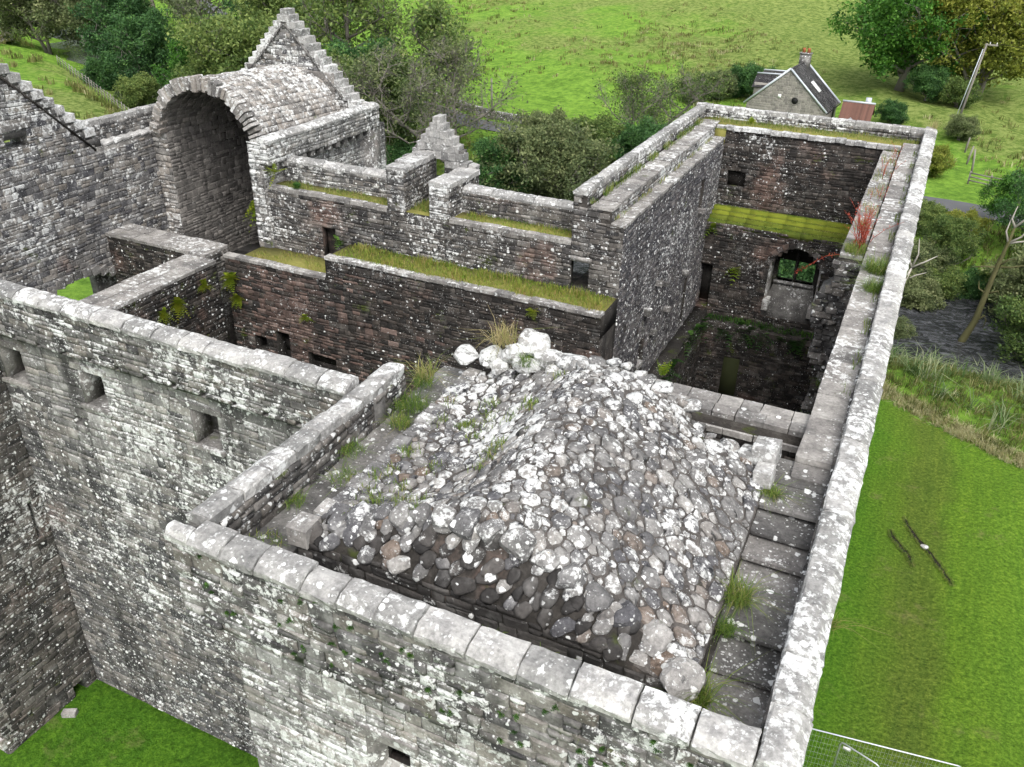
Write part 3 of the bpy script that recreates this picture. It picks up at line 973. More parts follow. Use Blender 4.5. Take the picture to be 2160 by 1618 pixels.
slab(bw, M['flag'], (-2.82, 13.95, -0.78), (0.6, 0.65, 0.12), 0, name='wall_slab')
S.build()

# ================================================================== EAST WALL with its long parapet and wall walk
E1 = thing('wall', 'long right-hand castle wall with pale coping and a flagged wall walk', 'wall', (0, 25, GZ))
S = Stones(150)
b = MB()
b.box((-0.12, 7.07, -1.46), (0.3, 40.22, -0.2))
par = b.put('parapet', E1, M['joint'])
courses(S, par, M['mid'], (-0.12, 7.1, -1.4), Y, Z, -X, 32.5, 1.2, sw=(0.25, 0.5), sh=(0.14, 0.2), depth=0.02)
coping(E1, (-0.11, 6.68, 0), (-0.11, 40.3, 0), X, lo=0.75, hi=1.2)
b = MB()
b.box((-0.75, 15.3, GZ), (0.0, 38.3, -0.52))
b.box((-1.42, 24.6, GZ), (-0.752, 38.3, -0.66))
body = b.put('wall_body', E1, M['djoint'])
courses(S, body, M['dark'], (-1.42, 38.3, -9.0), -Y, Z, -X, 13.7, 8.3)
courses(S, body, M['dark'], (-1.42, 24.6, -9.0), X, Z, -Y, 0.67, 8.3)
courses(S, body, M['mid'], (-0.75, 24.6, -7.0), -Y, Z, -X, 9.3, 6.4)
y = 13.38
while y < 38.0:                                             # slabs of the wall walk
    L = rng.uniform(0.55, 1.05)
    slab(E1, M['slab'], (-0.43, y + L / 2, -0.45 + (0.02 if y < 13.5 else 0) + rng.normal(scale=0.006)), (0.66, L * 0.985, 0.13), rng.normal(scale=0.008), 0.01, name='wall_walk_slab')
    y += L
slab(E1, M['flag'], (-0.43, 13.2, -0.56), (0.66, 0.55, 0.12), 0.02, name='wall_walk_slab')
y = 24.6
while y < 37.4:
    L = rng.uniform(0.5, 0.9)
    slab(E1, M['slab'], (-1.12, y + L / 2, -0.62 + rng.normal(scale=0.006)), (0.62, L * 0.98, 0.12), rng.normal(scale=0.01), 0.0, name='wall_walk_slab')
    y += L
# ragged broken end of the inner wall below the wall walk
b = MB()
prof = [(-1.44, -0.75), (-1.45, -1.5), (-1.75, -1.75), (-1.82, -2.5), (-1.55, -3.0), (-1.62, -3.8), (-1.3, -4.2), (-1.1, -5.0), (-1.5, -5.4), (-1.55, -7.5)]
vv, ff = [], []
for (xa, za) in prof:
    vv += [(xa, 24.5, za), (-0.75, 24.5, za), (-0.75, 25.4, za), (xa, 25.4, za)]
for i in range(len(prof) - 1):
    for k in range(4):
        ff.append((4 * i + k, 4 * i + (k + 1) % 4, 4 * i + 4 + (k + 1) % 4, 4 * i + 4 + k))
ff.append((3, 2, 1, 0))
b.add(vv, ff)
stub = b.put('broken_wall_end', E1, M['joint'])
for (xa, za), (xb, zb) in zip(prof[:-1], prof[1:]):
    n = max(1, int(abs(za - zb) / 0.16))
    for k in range(n):
        f = (k + 0.5) / n
        xe, zc = xa + (xb - xa) * f, za + (zb - za) * f
        x = xe
        while x < -0.8:
            w = rng.uniform(0.2, 0.42)
            S.add(stub, M['mid'], 'block', (x + w / 2 - 0.05 + rng.normal(scale=0.03), 24.5, zc), norm(X + rng.normal(scale=0.05, size=3)), Z, -Y, (w, abs(za - zb) / n * 0.95, rng.uniform(0.06, 0.16)), prio=1.3)
            x += w
S.build()
grass_strip(E1, M['grass'], -1.35, -0.8, 24.5, 37.5, -0.56, 120, 0.2, (0.5, 0.25), patch=0.45)
grass_strip(E1, M['grass'], -0.3, -0.14, 16, 38, -0.38, 260, 0.16, (0.3, 0.2), patch=0.62)

# ================================================================== FAR TOWER (right, behind)
T2 = thing('tower_shell', 'roofless far right tower open towards the viewer with mossy shelf and arched window inside', 'tower', (-4.8, 32, GZ))
S = Stones(290)
b = MB()
ww_holes = [(3.0, 3.75, 4.9, 7.6, 0.45), (9.1, 9.6, 5.6, 7.9, 0.4), (9.9, 10.5, 10.6, 11.9, 0.3), (2.6, 2.8, 8.0, 8.3, 0.3), (4.6, 4.8, 9.6, 9.85, 0.3), (6.6, 6.8, 11.3, 11.6, 0.3), (1.0, 1.2, 8.8, 9.1, 0.3), (1.9, 2.1, 10.4, 10.7, 0.3), (7.8, 8.0, 8.4, 8.7, 0.3)]
wall_box(b, (-7.9, 25.05, GZ), Y, Z, X, 13.25, 13.0, 0.45, ww_holes)
b.box((-9.2, 27.4, GZ), (-8.35, 40.2, -0.56)).box((-9.65, 27.4, GZ), (-9.201, 40.2, -0.2))
# near end of the wall, pierced by a small doorway
b.box((-9.65, 25.05, GZ), (-8.35, 27.4, -3.45)).box((-9.65, 25.05, -2.45), (-9.201, 27.4, -0.2)).box((-9.2, 25.05, -2.451), (-8.35, 27.4, -0.56)).box((-8.98, 25.05, -3.45), (-8.35, 27.4, -2.451))
wwall = b.put('west_wall', T2, M['djoint'])
M['t2in'] = stone_mat('far_tower_inner_stone', [(0.0, (0.05, 0.05, 0.058)), (0.5, (0.085, 0.082, 0.086)), (1.0, (0.14, 0.132, 0.13))], 0.24, 0.85, 0.04, 0.08, 1.0, 0.35, 0.4, 1.1, 0.7, (-9.0, -4.0, 0.05), 0.1)
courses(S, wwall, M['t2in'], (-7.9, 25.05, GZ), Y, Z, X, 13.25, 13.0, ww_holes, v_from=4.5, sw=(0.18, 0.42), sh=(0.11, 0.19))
courses(S, wwall, M['mid'], (-9.65, 25.05, -4.0), X, Z, -Y, 1.75, 3.8, [(0.05, 0.67, 0.55, 1.55)], lambda u, v: v < (3.8 if u < 0.46 else 3.44 if u < 1.3 else 3.0) + 0.02)
courses(S, wwall, M['tower'], (-9.2, 25.1, -0.56), Y, Z, X, 15.0, 0.36, sw=(0.18, 0.4), sh=(0.11, 0.17))
courses(S, wwall, M['tower'], (-8.35, 25.1, -1.0), Y, Z, X, 13.1, 0.44, sw=(0.2, 0.45), sh=(0.13, 0.2))
coping(T2, (-9.2, 25.0, 0), (-9.2, 40.25, 0), -X, lo=0.6, hi=1.0)
y = 25.03
while y < 38.5:
    L = rng.uniform(0.4, 0.8)
    slab(wwall, M['slab'], (-8.68, y + L / 2, -0.53 + rng.normal(scale=0.01)), (0.74, L * 0.97, 0.1), rng.normal(scale=0.02), name='wall_slab')
    L2 = L * 0.999
    slab(wwall, M['slab'], (-8.1, y + L / 2, -1.02 + rng.normal(scale=0.01)), (0.48, L2 * 0.97, 0.11), rng.normal(scale=0.02), name='wall_slab')
    y += L
for yy, zz_, s_ in ((29.6, -4.6, 0.26), (30.6, -5.0, 0.2), (33.6, -5.6, 0.22), (31.2, -6.3, 0.24), (28.4, -5.3, 0.34), (29.5, -6.6, 0.26), (35.2, -3.4, 0.22)):
    slab(wwall, M['flag'], (-7.8, yy, zz_), (0.34, s_ * 0.85, s_ * 0.8), rng.normal(scale=0.08), rng.normal(scale=0.1), name='corbel')
for zz_ in (-9.0, -8.3, -7.6):
    slab(wwall, M['slab'], (-8.05, 28.4, zz_), (0.4, 0.72, 0.2), 0, name='step')
# scar ledge low on the west wall
b = MB()
b.box((-7.9, 25.1, GZ), (-7.3, 37.0, -8.5), jit=0.02)
fl_ = b.put('floor_ledge', T2, M['djoint'])
courses(S, fl_, M['dark'], (-7.28, 25.1, GZ), Y, Z, X, 11.2, 5.4, v_from=0.3)

# far cross wall
b = MB()
wall_box(b, (-7.9, 38.3, -6.0), X, Z, -Y, 7.9, 5.45, 1.35, [(0.35, 1.15, 2.9, 3.6, 0.25)])
b.box((-9.2, 39.65, -3.0), (0.0, 40.2, -0.2))
fw_ = b.put('north_wall', T2, M['djoint'])
courses(S, fw_, M['dark'], (-7.9, 38.3, -4.2), X, Z, -Y, 6.5, 3.6, [(0.35, 1.15, 1.1, 1.8)], sw=(0.2, 0.5), sh=(0.13, 0.2))
courses(S, fw_, M['tower'], (-9.2, 39.65, -0.6), X, Z, -Y, 9.1, 0.41, sw=(0.15, 0.35), sh=(0.09, 0.15))
coping(T2, (-9.65, 39.65, 0), (0.3, 39.65, 0), Y, lo=0.6, hi=1.0)
x = -8.3
while x < -0.8:
    w = rng.uniform(0.28, 0.48)
    slab(fw_, M['coping'], (x + w / 2, 38.36, -0.58 + rng.normal(scale=0.015)), (w * 0.96, 0.34, 0.17), rng.normal(scale=0.04), name='edge_stone')
    x += w
b = MB()
b.box((-9.15, 38.52, -0.6), (-0.2, 39.64, -0.5), jit=0.01)
b.put('turf', fw_, M['turf'])
grass_strip(fw_, M['grass'], -8.9, -0.2, 38.55, 39.6, -0.5, 260, 0.17, (0.42, 0.25))
b = MB()
b.box((-8.36, 38.15, -1.3), (-7.86, 38.56, -0.64), jit=0.02)
b.put('corner_turf', fw_, M['turf'])
grass_strip(fw_, M['grass'], -8.4, -7.8, 38.0, 38.5, -0.66, 500, 0.16, (0.3, 0.2), name='corner_grass')
# mossy sloping shelf: four stepped slabs
for k in range(4):
    b = MB()
    xs_ = np.linspace(-7.9, -1.42, 9)
    for x0_, x1_ in zip(xs_[:-1], xs_[1:]):
        b.box((x0_, 37.0 + k * 0.33 + rng.normal(scale=0.01), -4.6), (x1_ + 0.003, 37.295 + k * 0.33, -4.32 + k * 0.12 + rng.normal(scale=0.006)))
    b.box((-7.9, 37.29 + k * 0.33, -4.6), (-1.42, 37.335 + k * 0.33, -4.38 + k * 0.12))
    sh_ = b.put('mossy_shelf_step', T2, M['moss'])
    n = 2600
    p = np.stack([rng.uniform(-7.85, -1.45, n), rng.uniform(37.0 + k * 0.33, 37.3 + k * 0.33, n), np.full(n, -4.33 + k * 0.12)], 1)
    mb = MB()
    p = p[np.sin(p[:, 0] * 2.1 + k) + np.sin(p[:, 0] * 5.3) * 0.6 + rng.normal(scale=0.6, size=n) > -0.5]
    blades(mb, p, 0.045, 0.016, np.clip(rng.normal(0.25, 0.22, len(p)) + 0.15 * np.sin(p[:, 0] * 1.7), 0, 1), 0.8)
    mb.put('moss', sh_, M['rustgrass'], kind='stuff')
# lower wall with arched window, doorways and the floor ledge
arch = []
for k in range(10):
    u0, u1 = 3.0 + k * 0.22, 3.22 + k * 0.22
    f = abs((k + 0.5) / 10 * 2 - 1)
    arch.append((u0, u1, 5.7, 9.05 - 0.9 * f ** 1.7))
lw_holes = arch + [(-0.05, 0.55, 5.6, 7.6, 0.5), (1.7, 2.5, 1.5, 3.8, 0.5)]
b = MB()
wall_box(b, (-7.9, 37.0, GZ), X, Z, -Y, 6.5, 9.62, 0.9, lw_holes)
# outer skin with the two-light opening
ox = [(3.25, 3.98, 7.15, 8.75), (4.1, 4.85, 7.15, 8.6)]
wall_box(b, (-7.9, 37.9, GZ), X, Z, -Y, 6.5, 9.62, 0.38, ox)
lwall = b.put('window_wall', T2, M['djoint'])
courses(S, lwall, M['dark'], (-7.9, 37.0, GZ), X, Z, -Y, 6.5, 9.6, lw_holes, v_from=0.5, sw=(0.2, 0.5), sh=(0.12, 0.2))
b = MB()
b.box((-3.92, 37.92, -6.9), (-3.8, 38.1, -5.2))
b.put('mullion', lwall, M['slab'])
for x0_, x1_, nm_ in ((-4.9, -4.82, 'jamb'), (-2.78, -2.7, 'jamb')):
    for k in range(9):
        slab(lwall, M['vault'], ((x0_ + x1_) / 2, 37.45, -8.1 + k * 0.29), (0.1, 0.84 + rng.normal(scale=0.02), 0.27), name=nm_)
b = MB()
b.box((-4.72, 37.75, -6.98), (-2.98, 38.15, -6.85))
b.put('window_sill', lwall, M['slab'])
b = MB()
b.add([(-4.9, 37.0, -7.9), (-2.7, 37.0, -7.9), (-2.95, 37.88, -7.0), (-4.7, 37.88, -7.0), (-4.9, 37.0, -8.3), (-2.7, 37.0, -8.3), (-2.95, 37.88, -8.3), (-4.7, 37.88, -8.3)], [(0, 1, 2, 3), (4, 5, 1, 0), (1, 5, 6, 2), (0, 3, 7, 4)])
b.put('splayed_sill', lwall, M['joint'])
for sgn, xx in ((1, -4.78), (-1, -2.82)):
    slab(lwall, M['slab'], (xx, 37.2, -7.75), (0.26, 0.75, 0.5), 0, name='window_seat')
for k in range(13):                                          # voussoirs of the rear arch
    a = math.pi * (k + 0.5) / 13
    cx, cz = -3.8 + 1.16 * math.cos(a), -5.85 + 0.92 * math.sin(a) + 0.1 * (1 - abs(math.cos(a)))
    slab(lwall, M['dark'] if k % 3 else M['mid'], (cx, 36.99, cz), (0.25, 0.12, 0.24), 0, 0, -(a - math.pi / 2) * 0.8, name='voussoir')
b = MB()
b.box((-7.3, 36.3, GZ), (-1.45, 36.98, -8.75), jit=0.02)
fl_ = b.put('floor_ledge', T2, M['djoint'])
courses(S, fl_, M['dark'], (-7.3, 36.28, GZ), X, Z, -Y, 5.85, 5.2, [(1.2, 1.95, 1.0, 3.6)], v_from=0.3)
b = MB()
b.box((-6.09, 36.27, -13.0), (-5.36, 36.29, -10.4))  # flat panel; the doorway's inner shadow is put into its greenish dark colour
M['door_shadow'] = plain_mat('doorway_shadow', (0.008, 0.011, 0.004), (0.03, 0.036, 0.01), 2.0, 0.9, 0.5)
b.put('doorway', fl_, M['door_shadow'])
b = MB()
b.box((-8.0, 15.0, GZ - 0.4), (-0.7, 37.0, GZ + 0.2))
b.put('earth_floor', T2, M['djoint'])
S.build()
grass_strip(T2, M['grass'], -9.18, -8.9, 25.1, 38.6, -0.48, 420, 0.2, (0.4, 0.25), patch=0.35)
grass_strip(T2, M['grass'], -8.42, -8.2, 25.1, 38.4, -0.95, 320, 0.14, (0.5, 0.25), patch=0.5)
grass_strip(T2, M['herb'], -7.2, -1.5, 36.35, 36.95, -8.74, 160, 0.2, (0.3, 0.25), w=0.035)
mb = MB()
for _ in range(60):
    c = V3(rng.uniform(-7.3, -2.0), rng.uniform(36.25, 36.6), -8.75 - rng.random() * 0.5) if rng.random() < 0.6 else V3(-7.35 + rng.random() * 0.3, rng.uniform(27, 36.5), -8.5 - rng.random() * 0.4)
    fronds(mb, c, 4, 0.6, 0.14, (0.2, -0.6, 0.5), 1.0, 0.7, 6, 0.3)
tag(mb.put('ferns', None, M['herb']), 'dark green ferns hanging along the floor ledge inside the far tower', 'fern', kind='stuff')

# ================================================================== LEFT CURTAIN WALL
W1 = thing('curtain_wall', 'tall pale outer wall with small windows running to the nearest tower', 'wall', (-14, 12, GZ))
S = Stones(290)
FX, FY = -19.35, 11.55
O1, WL, HL = V3(FX, FY, GZ), FX * -1 - 8.06, 12.75
win = [(0.12, 0.92, 11.3, 12.25), (2.85, 3.62, 11.3, 12.25), (6.23, 7.0, 11.22, 12.15)]
h_ = [(*w, 0.5) for w in win] + [(1.66, 1.76, 6.3, 7.6, 0.4), (1.9, 2.0, 3.85, 4.8, 0.4), (2.3, 2.55, 10.6, 10.8, 0.2)]
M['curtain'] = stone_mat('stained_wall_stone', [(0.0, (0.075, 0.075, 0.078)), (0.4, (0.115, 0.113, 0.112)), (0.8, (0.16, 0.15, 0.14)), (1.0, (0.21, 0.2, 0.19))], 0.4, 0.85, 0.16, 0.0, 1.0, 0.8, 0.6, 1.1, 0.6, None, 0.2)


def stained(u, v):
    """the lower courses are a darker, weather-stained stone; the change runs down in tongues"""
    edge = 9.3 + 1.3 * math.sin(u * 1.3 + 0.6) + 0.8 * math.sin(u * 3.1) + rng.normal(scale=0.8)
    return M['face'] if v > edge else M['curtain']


b = MB()
wall_box(b, O1, X, Z, -Y, WL, HL, 1.3, h_)
ow = b.put('outer_face', W1, M['joint'])
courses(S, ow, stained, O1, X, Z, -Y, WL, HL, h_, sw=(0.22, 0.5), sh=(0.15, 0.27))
for u0, u1, v0, v1 in win:
    x0, x1, z0, z1 = FX + u0, FX + u1, GZ + v0, GZ + v1
    slab(ow, M['slab'], ((x0 + x1) / 2, FY - 0.01, z1 + 0.07), (x1 - x0 + 0.35, 0.1, 0.15), 0, name='lintel')
    slab(ow, M['slab'], ((x0 + x1) / 2, FY - 0.03, z0 - 0.05), (x1 - x0 + 0.2, 0.14, 0.1), 0, name='sill')
    b = MB()
    b.box((x0 + 0.005, FY - 0.02, z0), (x0 + 0.06, FY + 0.5, z1))
    b.put('jamb', ow, M['slab'])
ph = [(0.35 + k * 0.82, 0.50 + k * 0.82, 0.02, 0.14, 0.2) for k in range(13)]
b = MB()
wall_box(b, (FX, FY - 0.25, -1.3), X, Z, -Y, WL, 1.1, 0.36, ph)
b.box((FX, FY + 0.11, -1.302), (-8.06, FY + 0.9, -1.2))
par = b.put('parapet', W1, M['joint'])
courses(S, par, M['tower'], (FX, FY - 0.25, -1.3), X, Z, -Y, WL - 0.5, 1.1, ph, sw=(0.2, 0.5), sh=(0.13, 0.2))
courses(S, par, M['mid'], (-8.2, FY + 0.11, -1.2), -X, Z, Y, WL - 0.2, 1.0)
coping(W1, (FX, FY + 0.13, 0), (-8.62, FY + 0.13, 0), -Y, lo=0.6, hi=1.0)
S.build()

# ================================================================== NEAR LEFT TOWER, only its inner flank in view
T4 = thing('tower_flank', 'dark side wall of another tower meeting the tall pale wall above the shaded grass', 'tower', (-21, 9, GZ))
S = Stones(200)
h_ = [(0.30, 0.42, 6.4, 7.6, 0.5), (0.42, 0.8, -0.1, 1.0, 0.5)]
b = MB()
wall_box(b, (FX, FY, GZ), -Y, Z, X, 3.05, 12.3, 1.0, h_)
b.box((-23.5, 8.5, GZ), (FX - 1.0, FY - 0.01, -1.7))
fl = b.put('flank', T4, M['joint'])
M['flank'] = stone_mat('flank_stone', [(0.0, (0.04, 0.039, 0.038)), (0.4, (0.075, 0.07, 0.066)), (0.8, (0.12, 0.108, 0.098)), (1.0, (0.17, 0.16, 0.15))], 0.36, 0.66, 0.12, 0.05, 1.0, 0.35, 0.6, 1.0, 0.6, (-13.0, -8.0, 0.02), 0.3)
courses(S, fl, M['flank'], (FX, FY, GZ), -Y, Z, X, 3.05, 12.3, h_, sw=(0.22, 0.5), sh=(0.15, 0.27))
courses(S, fl, M['flank'], (-22.3, 8.5, GZ), X, Z, -Y, 2.95, 12.3)
for k in range(30):                                           # warm quoins up the outer corner
    slab(fl, M['vault'], (FX - 0.12, 8.6 + (0.06 if k % 2 else 0), GZ + 0.2 + k * 0.4), (0.28, 0.3 if k % 2 else 0.44, 0.38), name='quoin')
b = MB()
b.box((-23.5, 8.05, -1.72), (FX + 0.4, 11.2, -0.2))
b.put('parapet', T4, M['joint'])
S.build()

# ================================================================== COURTYARD CROSS WALLS
C1 = thing('partition_wall', 'low inner wall with double row of flat slabs on its head and ferns below', 'wall', (-23.9, 18, GZ))
S = Stones(120)
b = MB()
b.box((-24.62, 12.9, GZ), (-23.2, 22.95, -4.42))
cw = b.put('wall_body', C1, M['djoint'])
courses(S, cw, M['dark'], (-23.2, 12.9, -11.0), Y, Z, X, 10.05, 6.55)
for x0, x1 in ((-24.65, -23.95), (-23.94, -23.17)):
    y = 13.0
    while y < 22.9:
        L = min(rng.uniform(0.6, 1.1), 22.95 - y)
        slab(cw, M['slab'], ((x0 + x1) / 2, y + L / 2, -4.36 + rng.normal(scale=0.01)), (x1 - x0 - 0.015, L * 0.985, 0.13), rng.normal(scale=0.01), name='wall_slab')
        y += L
S.build()
C2 = thing('partition_wall', 'stub of inner wall meeting the big west wall beneath the vault', 'wall', (-26.4, 23.5, GZ))
S = Stones(90)
b = MB()
b.box((-28.9, 22.96, GZ), (-23.7, 24.2, -4.3))
cw = b.put('wall_body', C2, M['djoint'])
courses(S, cw, M['dark'], (-28.9, 22.96, -9.0), X, Z, -Y, 5.2, 4.7)
courses(S, cw, M['mid'], (-23.7, 22.96, -7.0), Y, Z, X, 1.24, 2.7)
for y0, y1 in ((22.9, 23.55), (23.57, 24.22)):
    x = -28.9
    while x < -23.75:
        L = min(rng.uniform(0.6, 1.0), -23.7 - x)
        slab(cw, M['slab'], (x + L / 2, (y0 + y1) / 2, -4.24 + rng.normal(scale=0.012)), (L * 0.98, y1 - y0 - 0.015, 0.13), rng.normal(scale=0.01), name='wall_slab')
        x += L
S.build()

# ================================================================== NORTH SCREEN WALL between the far towers
W2 = thing('screen_wall', 'long inner wall with two grassy ledges, broken parapet and small stepped dormer gable', 'wall', (-16, 25, GZ))
S = Stones(290)
O2 = V3(-22.7, 25.05, -6.0)
h_ = [(3.0, 3.6, 1.5, 3.0, 0.45)]
b = MB()
wall_box(b, O2, X, Z, -Y, 13.06, 4.14, 0.3, h_)
b.box((-22.7, 25.35, -6.0), (-10.6, 26.0, -1.86)).box((-10.6, 25.35, -6.0), (-9.65, 26.0, -3.46)).box((-10.6, 25.35, -2.44), (-9.65, 26.0, -1.861))
b.box((-22.7, 25.05, GZ), (-9.65, 26.0, -6.001))
up_ = b.put('upper_face', W2, M['djoint'])
courses(S, up_, M['mid'], O2, X, Z, -Y, 13.05, 4.1, h_)
b = MB()
b.box((-9.64, 25.0, -2.44), (-8.9, 25.2, -2.28))
b.put('door_lintel', up_, M['slab'])
# lower thicker wall with grass on its head
b = MB()
lo_h = [(1.0, 1.6, 3.9, 4.5, 0.5), (2.1, 2.75, 3.5, 4.95, 0.5), (3.6, 4.9, 3.0, 4.4, 0.3)]
wall_box(b, (-23.3, 23.5, -12.0), X, Z, -Y, 15.4, 7.68, 0.7, lo_h)
b.box((-23.3, 24.2, GZ), (-7.9, 25.05, -4.32)).box((-18.5, 23.5, -4.321), (-7.9, 25.049, -3.5))
low_ = b.put('lower_wall', W2, M['djoint'])
M['pinkwall'] = stone_mat('reddish_wall_stone', [(0.0, (0.06, 0.045, 0.04)), (0.4, (0.1, 0.072, 0.062)), (0.75, (0.15, 0.105, 0.09)), (1.0, (0.19, 0.145, 0.128))], 0.16, 0.4, 0.0, 0.1, 1.0, 0.5, 0.5)


def reddish(u, v):
    f = math.exp(-((u - 2.8) / 2.3) ** 2 - ((v - 5.4) / 2.0) ** 2) + 0.35 * math.exp(-((u - 8) / 1.5) ** 2 - ((v - 4.0) / 1.5) ** 2)
    return M['pinkwall'] if rng.random() < 1.15 * f else M['dark']


courses(S, low_, reddish, (-23.3, 23.5, -12.0), X, Z, -Y, 15.4, 8.5, lo_h, lambda u, v: v < (7.7 if u < 4.8 else 8.52), v_from=2.5, sw=(0.2, 0.5), sh=(0.12, 0.2))
for x0, x1, zt in ((-23.3, -18.55, -4.28), (-18.5, -7.9, -3.46)):
    x = x0
    while x < x1 - 0.1:
        L = min(rng.uniform(0.4, 0.8), x1 - x)
        slab(low_, M['slab'], (x + L / 2, 23.62, zt - 0.02 + rng.normal(scale=0.012)), (L * 0.98, 0.34, 0.12), rng.normal(scale=0.02), name='edge_slab')
        x += L
for x0, x1, zt in ((-22.6, -18.6, -4.26), (-18.4, -7.95, -3.44)):
    b = MB()
    b.box((x0, 23.74, zt - 0.2), (x1, 25.04, zt - 0.02), jit=0.01)
    b.put('turf', low_, M['turf'])
grass_strip(low_, M['rustgrass'], -22.2, -18.7, 23.75, 24.9, -4.28, 260, 0.14, (0.5, 0.25), patch=0.45)
grass_strip(low_, M['rustgrass'], -18.2, -8.0, 23.66, 25.0, -3.47, 330, 0.15, (0.42, 0.2), w=0.02)
grass_strip(low_, M['rustgrass'], -18.0, -8.2, 23.62, 24.9, -3.47, 200, 0.24, (0.2, 0.2), name='tall_grass', patch=0.62, w=0.018)
grass_strip(low_, M['grass'], -18.0, -8.0, 24.6, 25.0, -3.46, 260, 0.2, (0.35, 0.2), patch=0.3)
# upper ledge, parapet in two lengths
for x0, x1 in ((-22.0, -16.75), (-14.2, -9.66)):
    b = MB()
    b.box((x0, 26.0, -6.0), (x1, 26.45, -3.46)).box((x0, 26.0, -3.46), (min(x1, -10.6), 26.45, -2.44)).box((x0, 26.0, -2.44), (x1, 26.45, -1.1))
    pp = b.put('parapet', W2, M['joint'])
    courses(S, pp, M['tower'] if x0 < -20 else M['mid'], (x0, 26.0, -1.86), X, Z, -Y, x1 - x0, 0.76, sw=(0.2, 0.42), sh=(0.12, 0.19))
    coping(W2, (x0, 26.43, -0.92), (x1, 26.43, -0.92), -Y, lo=0.7, hi=1.1, wide=0.96)
    b = MB()
    b.box((x0, 25.3, -1.95), (x1, 25.999, -1.82), jit=0.01)
    b.put('turf', up_, M['turf'])
    grass_strip(up_, M['grass'] if x0 < -20 else M['rustgrass'], x0 + 0.3, x1, 25.25, 25.98, -1.83, 420, 0.14, (0.35, 0.26), patch=0.2 if x0 < -20 else 0.0)
    x = x0 - (0.5 if x0 < -20 else 0)
    while x < x1 - 0.1:
        L = min(rng.uniform(0.4, 0.7), x1 - x)
        slab(up_, M['slab'], (x + L / 2, 25.16, -1.86 + rng.normal(scale=0.015)), (L * 0.97, 0.3, 0.14), rng.normal(scale=0.03), name='edge_slab')
        x += L
# dormer: two cheek walls and the crow-stepped gable between them
for x0, x1, zt in ((-16.72, -16.0, -0.3), (-15.0, -14.22, -0.66)):
    b = MB()
    b.box((x0, 25.06, -6.0), (x1, 27.3, zt - 0.12))
    ck = b.put('dormer_cheek', W2, M['joint'])
    courses(S, ck, M['tower'], (x0, 25.06, -1.9), X, Z, -Y, x1 - x0, 1.78 + zt, sw=(0.2, 0.36), sh=(0.14, 0.2))
    courses(S, ck, M['mid'], (x1, 25.06, -1.9), Y, Z, X, 2.2, 1.78 + zt, sw=(0.2, 0.36), sh=(0.14, 0.2))
    for yy in (25.35, 25.95, 26.55, 27.05):
        slab(ck, M['coping'], ((x0 + x1) / 2, yy, zt - 0.06 + rng.normal(scale=0.02)), (x1 - x0 + 0.06, 0.56, 0.18), rng.normal(scale=0.03), name='cope_slab')
b = MB()
b.box((-16.0, 25.1, -6.0), (-15.0, 27.3, -1.84))
dt = b.put('dormer_floor', W2, M['turf'])
grass_strip(dt, M['grass'], -15.98, -15.02, 25.3, 27.2, -1.83, 450, 0.15, (0.3, 0.25))
gx0, gx1, gzb = -17.15, -14.6, -0.75
gc = -15.93
hole = lambda x, z: -16.22 < x < -15.68 and z < -0.42
b = MB()
b.box((-17.0, 27.32, -6.0), (-16.25, 27.75, -0.5)).box((-15.66, 27.32, -6.0), (-14.8, 27.75, -0.5)).box((-16.9, 27.321, -0.42), (-14.95, 27.749, -0.1)).box((-16.25, 27.32, -6.0), (-15.66, 27.75, -1.5))
gb = b.put('dormer_gable', W2, M['joint'])
hw = [(1.22, -0.62), (1.05, -0.34), (0.86, -0.06), (0.66, 0.2), (0.46, 0.44), (0.28, 0.66), (0.14, 0.9)]
for w, zc in hw:
    xs = np.linspace(gc - w, gc + w, max(2, int(w * 2 / 0.3)) + 1)
    for a, c in zip(xs[:-1], xs[1:]):
        if hole((a + c) / 2, zc - 0.02):
            continue
        slab(gb, M['coping'], ((a + c) / 2, 27.5, zc + rng.normal(scale=0.01)), ((c - a) * 1.0, 0.5 + rng.normal(scale=0.02), 0.27), rng.normal(scale=0.03), name='crow_step')
for sx in (-1, 1):
    slab(gb, M['coping'], (gc + sx * 1.4, 27.5, -0.62), (0.28, 0.36, 0.16), 0, 0, sx * 0.2, name='skew_putt')
courses(S, gb, M['tower'], (-17.0, 27.32, -2.6), X, Z, -Y, 2.2, 2.1, [(0.75, 1.34, 1.1, 2.5)], sw=(0.2, 0.36), sh=(0.14, 0.2))
S.build()

# ================================================================== VAULTED TOWER (far left)
T3 = thing('vaulted_tower', 'far left tower with an open barrel vault and tall crow-stepped gable behind', 'tower', (-25.8, 29, GZ))
S = Stones(290)
# right flank wall
b = MB()
b.box((-22.75, 24.95, GZ), (-22.1, 33.2, -1.02)).box((-22.25, 24.95, -1.021), (-21.83, 32.4, -0.2)).box((-22.7, 24.96, -1.02), (-22.251, 33.0, -0.8))
rw = b.put('east_flank', T3, M['joint'])
courses(S, rw, M['tower'], (-22.75, 24.95, -6.0), X, Z, -Y, 0.92, 5.8, sw=(0.2, 0.4), sh=(0.15, 0.26), depth=0.05, inside=lambda u, v: u < 0.66 or v > 4.9)
courses(S, rw, M['face'], (-21.83, 24.95, -1.02), Y, Z, X, 7.45, 0.82, sw=(0.2, 0.42), sh=(0.12, 0.2))
courses(S, rw, M['face'], (-22.1, 24.95, -6.0), Y, Z, X, 8.2, 4.95, sw=(0.25, 0.5), sh=(0.14, 0.22))
for k in range(13):
    slab(rw, M['flag'], (-21.98, 25.4 + k * 0.56, -1.12), (0.3, 0.24, 0.22), 0, name='corbel')
coping(T3, (-22.25, 24.9, 0), (-22.25, 32.45, 0), X, lo=0.7, hi=1.1)
